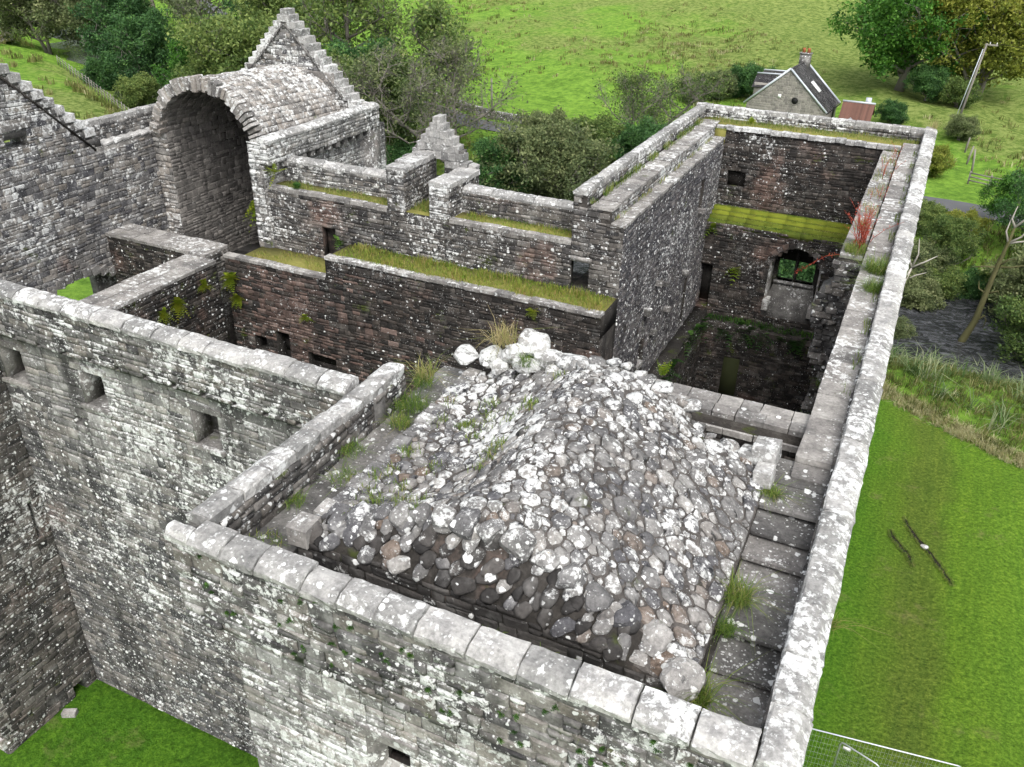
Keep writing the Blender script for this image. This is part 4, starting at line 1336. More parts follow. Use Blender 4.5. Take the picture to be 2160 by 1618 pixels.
# back wall and gable
b = MB()
b.box((-29.9, 31.5, GZ), (-21.83, 32.4, -0.2))
for k in range(13):
    z0 = -0.2 + k * 0.27
    w = 3.35 - k * 0.262
    b.box((-25.85 - w, 31.55, z0), (-25.85 + w, 32.15, z0 + 0.27))
gw = b.put('gable_wall', T3, M['joint'])
coping(T3, (-29.9, 31.98, 0), (-21.8, 31.98, 0), Y, lo=0.7, hi=1.1)
courses(S, gw, M['west'], (-29.3, 31.55, -0.2), X, Z, -Y, 6.9, 3.6, (), lambda u, v: abs(u - 3.45) < 3.3 - (v + 0.12) * 0.97 and v > 0.0, sw=(0.2, 0.42), sh=(0.14, 0.22))
for k in range(13):
    z0 = -0.2 + k * 0.27
    w = 3.35 - k * 0.262
    for sx in (-1, 1):
        slab(gw, M['coping'], (-25.85 + sx * (w - 0.1), 31.86, z0 + 0.17), (0.42, 0.72, 0.27), rng.normal(scale=0.03), name='crow_step')
slab(gw, M['coping'], (-25.85, 31.86, 3.42), (0.36, 0.6, 0.3), 0.05, name='crow_step')
for sx in (-1, 1):                                            # slanting roof raggle on the gable face
    b = MB()
    p = [V3(-25.85 + sx * 0.1, 31.5, 2.95), V3(-25.85 + sx * 2.95, 31.5, 0.1)]
    b.tube(p, (0.05, 0.05), 5)
    b.put('raggle', gw, M['joint'])
# barrel vault: outer and inner skins
CX, VS, RO, RI, VH = -25.75, -0.75, 2.75, 2.42, 2.25


def vpt(a, y, ro=1.0, d=0.0):
    """a in 0..pi around the vault; slightly pointed profile"""
    c, s = math.cos(a), math.sin(a)
    k = 1.0 - 0.07 * abs(c) * s * 2
    return V3(CX + (RO * ro - d) * c * k, y, VS + (VH * ro - d) * s ** 0.92 - (0.04 * (y - 26.2)))


na = 36
ys = [26.2, 27.5, 28.8, 30.1, 31.5]
b = MB()
for ro, flip in ((1.0, False), (0.86, True)):
    vv = [vpt(math.pi * i / na, yy, ro) for yy in ys for i in range(na + 1)]
    ff = [(j * (na + 1) + i, j * (na + 1) + i + 1, (j + 1) * (na + 1) + i + 1, (j + 1) * (na + 1) + i) for j in range(len(ys) - 1) for i in range(na)]
    b.add(vv, [f[::-1] for f in ff] if flip else ff)
va = [vpt(math.pi * i / na, 26.2, 1.0) for i in range(na + 1)] + [vpt(math.pi * i / na, 26.2, 0.86) for i in range(na + 1)]
b.add(va, [(i, i + 1, na + 2 + i, na + 1 + i) for i in range(na)])
vt = b.put('barrel_vault', T3, M['vaultin'])
arc = 0.0
rows = 34
for i in range(rows):
    a0 = math.pi * (i + 0.5) / rows
    P0 = vpt(a0, 0)
    P1 = vpt(a0 + 0.02, 0)
    Tn = norm(P1 - P0)
    Tn[1] = 0
    Nn = norm(np.cross(Y, Tn) * -1)
    if Nn[2] < 0:
        Nn = -Nn
    y = 26.25
    while y < 31.5:
        L = rng.uniform(0.16, 0.4)
        c = vpt(a0, y + L / 2) + Nn * 0.01
        S.add(vt, M['vault'], 'block', c, Y, Tn, np.cross(Y, Tn) if np.cross(Y, Tn)[2] > 0 else -np.cross(Y, Tn), (L * 0.95, 0.235 * rng.uniform(0.8, 1.05), 0.04 * rng.uniform(0.6, 1.6)))
        y += L
    ci = vpt(a0, 0, 0.86)
    y = 26.25
    while y < 31.5:
        L = rng.uniform(0.3, 0.6)
        S.add(vt, M['vaultin'], 'block', vpt(a0, y + L / 2, 0.86), Y, Tn, -Nn, (L * 0.96, 0.2, 0.02), prio=0.3)
        y += L
for i in range(40):                                           # ragged voussoirs on the broken edge of the vault
    a0 = math.pi * (i + 0.5) / 40
    c = vpt(a0, 26.15 - rng.uniform(0, 0.12), 0.95)
    P1 = vpt(a0 + 0.02, 26.15, 0.95)
    Tn = norm(P1 - vpt(a0, 26.15, 0.95))
    Nn = norm(np.cross(Tn, Y))
    Bm = np.column_stack([Tn * rng.uniform(0.1, 0.2), Y * rng.uniform(0.3, 0.55), Nn * rng.uniform(0.36, 0.66)])
    put('voussoir', shared_mesh('slab', int(rng.integers(8)), M['vault']), vt, None, Matrix(((Bm[0, 0], Bm[0, 1], Bm[0, 2], c[0]), (Bm[1, 0], Bm[1, 1], Bm[1, 2], c[1]), (Bm[2, 0], Bm[2, 1], Bm[2, 2], c[2]), (0, 0, 0, 1))))
# side walls of the vaulted room
b = MB()
b.box((-28.9, 26.22, GZ), (-28.12, 31.5, VS)).box((-23.4, 26.22, GZ), (-22.751, 31.5, VS + 0.05))
sw_ = b.put('room_walls', T3, M['joint'])
courses(S, sw_, M['vaultin'], (-28.12, 26.22, -7.0), Y, Z, X, 5.3, 6.2, sw=(0.25, 0.6), sh=(0.16, 0.28))
courses(S, sw_, M['vault'], (-28.9, 26.22, -6.5), X, Z, -Y, 0.78, 5.7, sw=(0.25, 0.4), sh=(0.16, 0.28), depth=0.05)
courses(S, sw_, M['tower'], (-23.4, 26.22, -6.5), X, Z, -Y, 0.65, 5.7, sw=(0.25, 0.4), sh=(0.16, 0.28), depth=0.06)
courses(S, sw_, M['vaultin'], (-28.12, 31.5, -7.0), X, Z, -Y, 4.7, 8.2, sw=(0.25, 0.6), sh=(0.16, 0.28))
S.build()

# ================================================================== WEST WALL with a stepped gable
W3 = thing('gable_wall', 'big grey wall at the left with crow-stepped gable and a low arch at its foot', 'wall', (-29.4, 20, GZ))
S = Stones(290)
# openings measured along y from y = 12
arc_h = []
for k in range(10):
    u0 = 6.7 + k * 0.5
    f = abs((k + 0.5) / 10 * 2 - 1)
    arc_h.append((u0, u0 + 0.5, 0.0, 8.45 - 0.9 * f ** 2))
h_ = arc_h + [(7.7, 8.6, 13.75, 14.35)]
b = MB()
wall_box(b, (-28.9, 12.0, GZ), Y, Z, X, 14.3, 13.14, 0.6, arc_h)
b.box((-29.9, 22.5, GZ), (-29.501, 31.5, -0.861))
b.box((-29.9, 12.0, -5.0), (-29.502, 22.5, -0.862))
n_st = 12
for k in range(n_st):
    z0 = -0.86 + k * 0.34
    y1 = 23.62 - k * 0.36
    if k == 2:
        b.box((-29.9, 12.0, z0), (-28.9, 19.7, z0 + 0.34)).box((-29.9, 20.6, z0), (-28.9, y1, z0 + 0.34))
    else:
        b.box((-29.9, 12.0, z0), (-28.9, y1, z0 + 0.34))
b.box((-29.9, 23.62, -0.859), (-29.46, 31.5, -0.2))
wb = b.put('wall_body', W3, M['joint'])
courses(S, wb, M['west'], (-28.9, 12.0, GZ), Y, Z, X, 14.3, 16.8, h_, lambda u, v: v < 13.1 if u > 11.5 else (v < 13.14 or u < 11.62 - (v - 13.14) * 1.05 - 0.1), v_from=6.5, sw=(0.2, 0.46), sh=(0.13, 0.23))
courses(S, wb, M['tower'], (-29.46, 23.7, -0.86), Y, Z, X, 7.8, 0.66, sw=(0.18, 0.36), sh=(0.13, 0.2))
coping(W3, (-29.46, 23.6, 0), (-29.46, 31.6, 0), -X, lo=0.7, hi=1.1)
for k in range(1, n_st):
    z0 = -0.86 + k * 0.34
    y1 = 23.62 - k * 0.36
    slab(wb, M['coping'], (-29.42, y1 - 0.05, z0 + 0.24), (1.06, 0.5, 0.3), rng.normal(scale=0.03), name='crow_step')
b = MB()
b.tube([V3(-28.87, 23.3, -0.95), V3(-28.87, 19.4, 3.0)], (0.045, 0.045), 5)
b.put('raggle', wb, M['djoint'])
y = 23.75
for k in range(6):                                             # tilted slabs of the wall walk
    slab(wb, M['coping'], (-29.16, y + 0.25, -0.84), (0.56, 0.48, 0.07), 0.0, 0.16, 0, name='wall_walk_slab')
    y += 0.46
slab(wb, M['slab'], (-28.9, 20.15, 0.55), (0.16, 1.3, 0.2), 0, name='lintel')
for k in range(13):
    u = 6.75 + k * 0.41
    f = abs((u - 9.2) / 2.5)
    slab(wb, M['flag'], (-28.86, 12 + u, GZ + 8.6 - 0.9 * min(f, 1.05) ** 2), (0.12, 0.36, 0.34), 0, (9.2 - u) * -0.2, name='voussoir')
S.build()

# ================================================================== TERRAIN
def smooth(x, a, b):
    t = np.clip((x - a) / (b - a), 0, 1)
    return t * t * (3 - 2 * t)


RIV = np.array([(300, 20), (60, 52), (20, 60), (4, 61.5), (-15, 62), (-33, 65), (-60, 72), (-90, 88), (-140, 116), (-220, 160), (-400, 240)], float)[::-1]
ROAD = np.array([(300, 52), (120, 68), (40, 77), (3.5, 82.5), (-25, 86), (-47, 89), (-85, 108), (-160, 165), (-260, 240), (-400, 330)], float)[::-1]


def riv_y(x):
    return np.interp(x, RIV[:, 0], RIV[:, 1])


def road_y(x):
    return np.interp(x, ROAD[:, 0], ROAD[:, 1])


def wob(x, y):
    return np.sin(x * 0.13 + 1.3) * np.cos(y * 0.11 - 0.4) + 0.6 * np.sin(x * 0.31 + y * 0.23) + 0.35 * np.sin(x * 0.71 - y * 0.57 + 2.0)


def G(x, y):
    x, y = np.asarray(x, float), np.asarray(y, float)
    d = y - riv_y(x)
    z = np.full(np.broadcast(x, y).shape, GZ)
    far = smooth(d, 8, 22)
    z = z - 1.0 * far
    z = z - 3.8 * (1 - smooth(np.abs(d + 0.5), 4.2, 15.5))
    dr = y - road_y(x)
    hill = np.maximum(dr - 22 - 10 * np.sin(x * 0.02), 0)
    z = z + far * (0.055 * hill + 0.00035 * hill ** 2 + 0.0 * x)
    rough = smooth(d, 14, 40)
    z = z + wob(x, y) * (0.06 + 0.5 * rough * smooth(dr, 8, 40))
    castle = smooth(x, -42, -34) * (1 - smooth(x, 9, 16)) * (1 - smooth(y, 42, 47)) * smooth(y, -60, -30)
    z = z * (1 - castle) + GZ * castle
    z = z + 0.55 * (1 - smooth(x, -9, -8)) * smooth(x, -30, -27) * (1 - smooth(y, 11.7, 12.2)) * smooth(y, -10, 0)
    # banks and hollows of the old earthworks on the lawn
    z = z + 0.5 * np.exp(-(((x - 8.5) / 3.0) ** 2 + ((y - 35.5) / 2.5) ** 2)) + 0.3 * np.exp(-(((x - 6.0) / 1.6) ** 2 + ((y - 26) / 9.0) ** 2))
    return z


def axis(lo, hi, fine_lo, fine_hi, f, c):
    a = [fine_lo]
    st = f
    while a[-1] > lo:
        st = min(st * 1.13, c)
        a.append(a[-1] - st)
    m = np.arange(fine_lo, fine_hi, f)
    e = [fine_hi]
    st = f
    while e[-1] < hi:
        st = min(st * 1.13, c)
        e.append(e[-1] + st)
    return np.unique(np.round(np.concatenate([a, m, e]), 3))


ax_, ay_ = axis(-700, 500, -40, 16, 0.5, 14), axis(-150, 900, 6, 66, 0.5, 14)
TX, TY = np.meshgrid(ax_, ay_)
TZ = G(TX, TY)
nx, ny = len(ax_), len(ay_)
b = MB()
idx = np.arange(nx * ny).reshape(ny, nx)
quads = np.stack([idx[:-1, :-1], idx[:-1, 1:], idx[1:, 1:], idx[1:, :-1]], -1).reshape(-1, 4)
b.bulk(np.stack([TX.ravel(), TY.ravel(), TZ.ravel()], 1), quads.ravel(), np.full(len(quads), 4), np.zeros(nx * ny))
N = Nodes('ground_grass')
P = N.pos().outputs['Position']
sep = N.n('ShaderNodeSeparateXYZ', {0: P})
px, py = sep.outputs[0], sep.outputs[1]
mow = N.n('ShaderNodeAttribute', attribute_name='mown').outputs['Fac']
rush = N.n('ShaderNodeAttribute', attribute_name='rush').outputs['Fac']
n_lo = N.noise(P, 0.06, 4.0, 0.6)
n_md = N.noise(P, 0.45, 6.0, 0.65)
n_hi = N.noise(P, 5.0, 7.0, 0.7)
st = N.noise(N.scalev(P, (0.35, 0.12, 1.0)), 1.0, 6.0, 0.7)
n_m2 = N.noise(P, 1.3, 6.0, 0.75)
field = N.mix(N.step(N.m('ADD', N.m('MULTIPLY', n_md, 0.35), N.m('MULTIPLY', n_m2, 0.65)), 0.36, 0.64), (0.085, 0.18, 0.022), (0.23, 0.4, 0.055))
brown = N.mix(N.step(n_m2, 0.36, 0.66), (0.085, 0.135, 0.024), (0.28, 0.32, 0.105))
rr = N.step(N.m('ADD', N.m('ADD', N.m('MULTIPLY', n_lo, 0.8), N.m('ADD', N.m('MULTIPLY', n_md, 0.45), N.m('MULTIPLY', n_m2, 0.2))), N.m('ADD', N.m('MULTIPLY', rush, 0.55), N.m('MULTIPLY', N.m('SUBTRACT', n_hi, 0.5), 0.6))), 0.84, 1.06)
col = N.mix(N.m('MULTIPLY', rr, 0.85), field, brown)
# mown lawn: mowing stripes run along the wall
wx = N.m('ADD', px, N.m('MULTIPLY', N.m('SUBTRACT', n_md, 0.5), 0.35))
wx = N.m('ADD', wx, N.m('MULTIPLY', N.m('SUBTRACT', py, 20.0), 0.02))
band = N.ramp(N.m('DIVIDE', N.m('ADD', wx, N.m('MULTIPLY', N.m('SUBTRACT', N.noise(P, 0.3, 3.0, 0.6), 0.5), 2.2)), 12.0), [(0.0, (0.085, 0.21, 0.016)), (0.1, (0.1, 0.235, 0.018)), (0.17, (0.12, 0.235, 0.022)), (0.24, (0.13, 0.225, 0.025)), (0.28, (0.128, 0.2, 0.028)), (0.36, (0.132, 0.21, 0.028)), (0.42, (0.145, 0.275, 0.025)), (0.6, (0.14, 0.275, 0.025)), (0.75, (0.175, 0.29, 0.036)), (1.0, (0.15, 0.28, 0.028))])
n_g = N.noise(P, 8.0, 6.0, 0.8)
mowl = N.noise(N.scalev(P, (3.2, 0.22, 1.0)), 1.0, 5.0, 0.7)
lawn = N.mix(1.0, band, N.ramp(n_g, [(0.32, (0.34, 0.38, 0.45)), (0.5, (0.85, 0.88, 0.9)), (0.68, (1.75, 1.5, 1.8))]), 'MULTIPLY')
lawn = N.mix(1.0, lawn, N.ramp(mowl, [(0.3, (0.84, 0.88, 0.9)), (0.7, (1.18, 1.1, 1.05))]), 'MULTIPLY')
bare = N.m('MULTIPLY', N.step(N.noise(P, 0.7, 5.0, 0.7), 0.58, 0.76), 0.6)
lawn = N.mix(bare, lawn, (0.26, 0.24, 0.1))
col = N.mix(N.step(N.m('ADD', mow, N.m('MULTIPLY', N.m('SUBTRACT', n_hi, 0.5), 0.3)), 0.42, 0.58), col, lawn)
h = N.m('ADD', N.m('MULTIPLY', n_g, 0.5), N.m('ADD', N.m('MULTIPLY', n_m2, 0.9), N.m('MULTIPLY', n_md, 0.8)))
M['ground'] = N.done(col, 0.95, h, 1.0, 0.3, 0.1)
gme = b.mesh('ground', True)
d_ = TY - riv_y(TX)
edge_y = 43.2 - 0.62 * TX
mown = (smooth(edge_y - TY, -0.3, 0.6) * smooth(TX, -40, -36)) * (1 - smooth(np.maximum(TX - 40, 0), 0, 1))
rushv = np.clip(0.85 * np.exp(-(((TX + 85) / 28) ** 2 + ((TY - 60) / 22) ** 2)) + 0.72 * smooth(TY + 0.25 * TX + 5 * wob(TX, TY), 98, 124) * smooth(TX, -130, -90) * (1 - 0.5 * smooth(TX, -5, 20)) - 0.35 * smooth(-TX, 20, 60) * smooth(TY, 92, 105) * (1 - smooth(TY, 165, 200)) + 0.35 * (np.abs(d_) < 15) + 0.25 * smooth(TX, 0, 20) * smooth(TY, 90, 110), -0.4, 1)
for nm, arr in (('mown', mown), ('rush', rushv)):
    at = gme.attributes.new(nm, 'FLOAT', 'POINT')
    at.data.foreach_set('value', arr.astype(np.float32).ravel())
gme.materials.append(M['ground'])
g_ob = put('ground', gme)
tag(g_ob, 'green fields, lawns and hillside around the castle', None, None, 'structure')

# river
N = Nodes('river_water')
P = N.pos().outputs['Position']
f = N.noise(N.scalev(P, (0.8, 1.2, 1)), 1.5, 6.0, 0.7, 1.4)
f2 = N.noise(P, 7.0, 3.0)
M['water'] = N.done(N.mix(N.step(f, 0.38, 0.72), (0.045, 0.048, 0.055), (0.26, 0.27, 0.29)), 0.12, N.m('ADD', f, N.m('MULTIPLY', f2, 0.15)), 1.0, 1.6, 0.6)  # turbid grey and riffles, plus sky reflection and ripple highlights painted into the colour
b = MB()
xs = np.linspace(-160, 60, 111)
vv = []
for x in xs:
    yc = float(riv_y(x)) - 0.5
    vv += [(x, yc - 7.5, -16.85), (x, yc, -16.84), (x, yc + 7.5, -16.85)]
b.add(vv, [(3 * i + k, 3 * i + 3 + k, 3 * i + 4 + k, 3 * i + 1 + k) for i in range(len(xs) - 1) for k in (0, 1)])
tag(b.put('river', None, M['water'], True), 'dark rippling river behind the castle', None, None, 'structure')

# road
M['tarmac'] = plain_mat('tarmac', (0.075, 0.078, 0.085), (0.13, 0.13, 0.135), 1.2, 0.85, 0.3, tint=False)
b = MB()
xs = np.concatenate([np.linspace(-395, -100, 60), np.linspace(-99, 60, 160), np.linspace(62, 295, 40)])
cl = np.stack([xs, road_y(xs)], 1)
tg = np.gradient(cl, axis=0)
tg /= np.linalg.norm(tg, axis=1)[:, None]
nr = np.stack([-tg[:, 1], tg[:, 0]], 1)
offs = (-1.9, -0.9, 0.0, 0.9, 1.9)
vv = []
for (x, y), (u, v) in zip(cl, nr):
    for o in offs:
        vv.append((x + u * o, y + v * o, float(G(x, y)) + 0.22 - 0.02 * abs(o)))
n = len(offs)
fs = [(i * n + k, (i + 1) * n + k, (i + 1) * n + k + 1, i * n + k + 1) for i in range(len(xs) - 1) for k in range(n - 1)]
b.add(vv, fs)
tag(b.put('road', None, M['tarmac'], True), 'narrow grey country road beyond the river', None, None, 'structure')

# path corner at the far left
M['gravel'] = plain_mat('gravel', (0.2, 0.18, 0.16), (0.36, 0.33, 0.3), 2.0, 0.95, 0.4, tint=False)
b = MB()
pp = [(-133, 84), (-136, 91), (-139, 100), (-150, 108)]
vv = []
for x, y in pp:
    for o in (-2.2, 2.2):
        vv.append((x + o, y - o * 0.3, float(G(x + o, y)) + 0.12))
b.add(vv, [(2 * i, 2 * i + 2, 2 * i + 3, 2 * i + 1) for i in range(len(pp) - 1)])
tag(b.put('path', None, M['gravel'], True), 'pale gravel path at the edge of the rushy field', None, None, 'structure')

# ------------------------------------------------------------------ rough grass as uncountable cover
def scatter_tufts(name, label, n, region, h, w, blades_per, tint, lean=0.5, mat=None, r=0.3):
    x0, x1, y0, y1, keep = region
    p = np.stack([rng.uniform(x0, x1, n), rng.uniform(y0, y1, n)], 1)
    p = p[keep(p[:, 0], p[:, 1])]
    q = np.repeat(p, blades_per, 0)
    a, rr_ = rng.uniform(0, 2 * math.pi, len(q)), np.sqrt(rng.random(len(q))) * r
    x, y = q[:, 0] + np.cos(a) * rr_, q[:, 1] + np.sin(a) * rr_
    pts = np.stack([x, y, G(x, y) - 0.02], 1)
    hs_ = np.repeat(rng.uniform(0.6, 1.25, len(p)), blades_per) * h
    tt = np.repeat(rng.normal(tint[0], tint[1], len(p)), blades_per) + rng.normal(scale=0.1, size=len(q))
    mb = MB()
    blades(mb, pts, hs_, w, np.clip(tt, 0, 1), lean)
    return tag(mb.put(name, None, mat or M['rough']), label, 'grass', None, 'stuff')


M['rough'] = leaf_mat('rough_grass', [(0.0, (0.05, 0.09, 0.016)), (0.35, (0.11, 0.14, 0.03)), (0.6, (0.19, 0.19, 0.06)), (0.8, (0.32, 0.3, 0.13)), (1.0, (0.5, 0.48, 0.28))], 0.35)
M['reed'] = leaf_mat('reed', [(0.0, (0.035, 0.08, 0.02)), (0.4, (0.08, 0.15, 0.04)), (0.7, (0.2, 0.26, 0.12)), (1.0, (0.4, 0.42, 0.26))], 0.35)
fieldmask = lambda x, y: (np.sin(x * 0.19) * np.cos(y * 0.23) + np.sin(x * 0.07 + y * 0.09) * 0.8 + rng.normal(scale=0.5, size=len(x)) > 0.1) & (y < riv_y(x) - 13)
scatter_tufts('rushes', 'brown-green rush tussocks dotting the left field', 4600, (-150, -44, 35, 105, fieldmask), 0.9, 0.09, 24, (0.6, 0.15), 0.45, r=0.6)
hillmask = lambda x, y: (np.sin(x * 0.06 + 1) * np.cos(y * 0.07) + 0.7 * np.sin(x * 0.15 + y * 0.05) + rng.normal(scale=0.5, size=len(x)) > 0.35) & (y > road_y(x) + 12)
scatter_tufts('hill_grass', 'coarse tufted grass over the far hillside', 12000, (-130, 60, 95, 240, hillmask), 0.55, 0.1, 12, (0.55, 0.18), 0.7, r=0.6)
bank = lambda x, y: (y > 43.6 - 0.62 * x) & (y < riv_y(x) - 5.0)
scatter_tufts('bank_grass', 'long grass and weeds on the bank between lawn and river', 5200, (-3, 26, 30, 60, bank), 0.5, 0.03, 12, (0.36, 0.2), 0.7, r=0.25)
edgem = lambda x, y: np.abs(y - (43.9 - 0.62 * x)) < 0.75
scatter_tufts('edge_grass', 'pale uncut grass along the edge of the mown lawn', 9000, (-2, 16, 30, 46, edgem), 0.36, 0.022, 16, (0.86, 0.14), 0.8, r=0.14)
reedm = lambda x, y: (y > 45.5 - 0.62 * x) & (y < riv_y(x) - 5.5) & (np.sin(x * 1.3 + 0.5) * np.cos(y * 0.9) > 0.05)
scatter_tufts('reeds', 'tall arching reeds on the river bank', 420, (-1, 18, 38, 58, reedm), 1.15, 0.05, 14, (0.68, 0.16), 0.9, mat=M['reed'], r=0.4)
scatter_tufts('verge_grass', 'grassy verge on the castle side of the road', 2600, (-60, 30, 66, 82, lambda x, y: (y > riv_y(x) + 9) & (y < road_y(x) - 2.6)), 0.5, 0.06, 12, (0.35, 0.2), 0.7, r=0.4)

# ------------------------------------------------------------------ trees
M['bark'] = plain_mat('bark', (0.09, 0.082, 0.072), (0.24, 0.22, 0.195), 4.0, 0.95, 0.8, dist=0.04, stretch=(1, 1, 0.3))
M['mossbark'] = plain_mat('mossy_bark', (0.05, 0.05, 0.02), (0.17, 0.16, 0.07), 5.0, 0.95, 0.8, dist=0.04, stretch=(1, 1, 0.4))
M['deadwood'] = plain_mat('dead_wood', (0.25, 0.23, 0.2), (0.5, 0.47, 0.42), 4.0, 0.9, 0.6, dist=0.02, stretch=(1, 1, 0.3))
M['leaf_alder'] = leaf_mat('alder_leaf', [(0.0, (0.048, 0.088, 0.026)), (0.35, (0.099, 0.166, 0.044)), (0.7, (0.189, 0.255, 0.070)), (1.0, (0.309, 0.376, 0.111))])
M['leaf_grey'] = leaf_mat('grey_leaf', [(0.0, (0.070, 0.100, 0.047)), (0.4, (0.142, 0.185, 0.076)), (0.75, (0.236, 0.271, 0.119)), (1.0, (0.355, 0.378, 0.189))])
M['leaf_dark'] = leaf_mat('dark_leaf', [(0.0, (0.023, 0.062, 0.023)), (0.4, (0.049, 0.121, 0.039)), (0.8, (0.098, 0.215, 0.058)), (1.0, (0.176, 0.332, 0.088))])
M['leaf_bright'] = leaf_mat('bright_leaf', [(0.0, (0.023, 0.069, 0.014)), (0.35, (0.057, 0.161, 0.025)), (0.75, (0.115, 0.276, 0.040)), (1.0, (0.196, 0.380, 0.069))])
M['leaf_olive'] = leaf_mat('olive_leaf', [(0.0, (0.1, 0.14, 0.025)), (0.4, (0.2, 0.24, 0.04)), (0.75, (0.32, 0.34, 0.06)), (1.0, (0.44, 0.42, 0.1))])


def leaves(mb, pts, size, tint):
    n = len(pts)
    a = rng.normal(size=(n, 3))
    a[:, 2] = np.abs(a[:, 2]) * 0.8 + 0.25
    a /= np.linalg.norm(a, axis=1)[:, None]
    r_ = rng.normal(size=(n, 3))
    u = np.cross(a, r_)
    u /= np.linalg.norm(u, axis=1)[:, None] + 1e-9
    v = np.cross(a, u)
    s = size * rng.uniform(0.6, 1.3, n)[:, None]
    q = np.stack([pts - u * s, pts - v * s * 0.55, pts + u * s, pts + v * s * 0.55], 1).reshape(-1, 3)
    mb.bulk(q, np.arange(n * 4), np.full(n, 4), np.repeat(np.clip(tint, 0, 1), 4))


def tree_meshes(seed, h, rad, stems=1, limbs=9, sub=5, tips=5, leaf=0.17, per=26, low=0.25, clump=0.62, spread=1.0, twigs=True, updir=0.35):
    """trunk and limbs as tapered tubes, leaves in clumps round the twig ends (z = 0 at the root)"""
    global rng
    keep = rng
    rng = np.random.default_rng(seed)
    wood, crown = MB(), MB()
    lp, lt = [], []
    for s in range(stems):
        off = V3(*(rng.normal(scale=0.35 * (stems > 1), size=2)), 0)
        leanv = V3(*(rng.normal(scale=0.1 + 0.22 * (stems > 1), size=2)), 1.0)
        hh = h * rng.uniform(0.62, 0.72)
        tp = [off + leanv * hh * t + V3(*rng.normal(scale=0.12 * t, size=2), 0) for t in np.linspace(0, 1, 6)]
        r0 = h * 0.026 / (1 + 0.4 * (stems > 1))
        wood.tube(tp, [r0 * (1.25 if k == 0 else 1) * (1 - 0.78 * k / 5) for k in range(6)], 7)
        for i in range(limbs):
            t = low + (1 - low) * (i + rng.random() * 0.8) / limbs
            t = min(t, 0.99)
            k = t * 5
            p = tp[int(k)] + (tp[min(int(k) + 1, 5)] - tp[int(k)]) * (k - int(k))
            az = i * 2.4 + rng.normal(scale=0.35)
            env = math.sin(math.pi * (0.22 + 0.74 * t)) ** 0.7
            L = rad * spread * env * rng.uniform(0.75, 1.1)
            d = norm(V3(math.cos(az), math.sin(az), updir + 0.9 * t * t + rng.normal(scale=0.12)))
            lp_ = [p]
            for q in range(4):
                lp_.append(lp_[-1] + d * L / 4 + V3(*rng.normal(scale=L * 0.045, size=3)))
                d = norm(d + V3(0, 0, 0.10))
            wood.tube(lp_, [r0 * 0.42 * (1 - 0.8 * q / 4) * (1.1 - 0.5 * t) + 0.012 for q in range(5)], 5)
            for j in range(sub):
                u = 0.3 + 0.7 * (j + rng.random()) / sub
                k2 = min(u * 4, 3.99)
                pb = lp_[int(k2)] + (lp_[int(k2) + 1] - lp_[int(k2)]) * (k2 - int(k2))
                d2 = norm(d * 0.7 + rng.normal(scale=0.75, size=3) + V3(0, 0, 0.22))
                L2 = L * rng.uniform(0.28, 0.5)
                pe = pb + d2 * L2
                pm = (pb + pe) / 2 + rng.normal(scale=L2 * 0.08, size=3)
                wood.tube([pb, pm, pe], [r0 * 0.13 + 0.008, r0 * 0.09 + 0.006, 0.008], 4, cap=False)
                for m_ in range(tips):
                    d3 = norm(d2 * 0.6 + rng.normal(scale=0.8, size=3) + V3(0, 0, 0.1))
                    pt = pb + (pe - pb) * rng.uniform(0.35, 1.0) + d3 * L2 * rng.uniform(0.2, 0.6)
                    if twigs:
                        wood.tube([pb + (pe - pb) * rng.uniform(0.4, 0.9), pt], [0.012, 0.006], 3, cap=False)
                    n = rng.poisson(per)
                    if n:
                        q = pt + rng.normal(scale=clump * 0.45, size=(n, 3)) * np.array([1, 1, 0.72])
                        hf = (pt[2] / h - 0.45) * 0.25
                        tb = 0.42 + hf + rng.normal(scale=0.16)
                        lp.append(q)
                        lt.append(tb + rng.normal(scale=0.12, size=n))
    if lp:
        leaves(crown, np.concatenate(lp), leaf, np.concatenate(lt))
    w, c = wood.mesh('trunk'), crown.mesh('crown') if lp else None
    rng = keep
    return w, c


KINDS_ = {}


def tree(name, label, kind, leafm, x, y, sc=1.0, rz=None, group=None, cat='tree', sz=None, bark='bark', zoff=0.0):
    key = (kind, leafm, bark)
    if key not in KINDS_:
        w, c = tree_meshes(*TREE_KIND[kind][0], **TREE_KIND[kind][1])
        w.materials.append(M[bark])
        if c:
            c.materials.append(M[leafm])
        KINDS_[key] = (w, c)
    w, c = KINDS_[key]
    e = thing(name, label, cat, (x, y, float(G(x, y)) - 0.1 + zoff), group)
    e.rotation_euler.z = rng.uniform(0, 6.28) if rz is None else rz
    e.scale = (sc, sc, (sz or sc))
    for nm, me in (('trunk', w), ('crown', c)):
        if me:
            o = bpy.data.objects.new(nm, me)
            COL.objects.link(o)
            o.parent = e
    return e


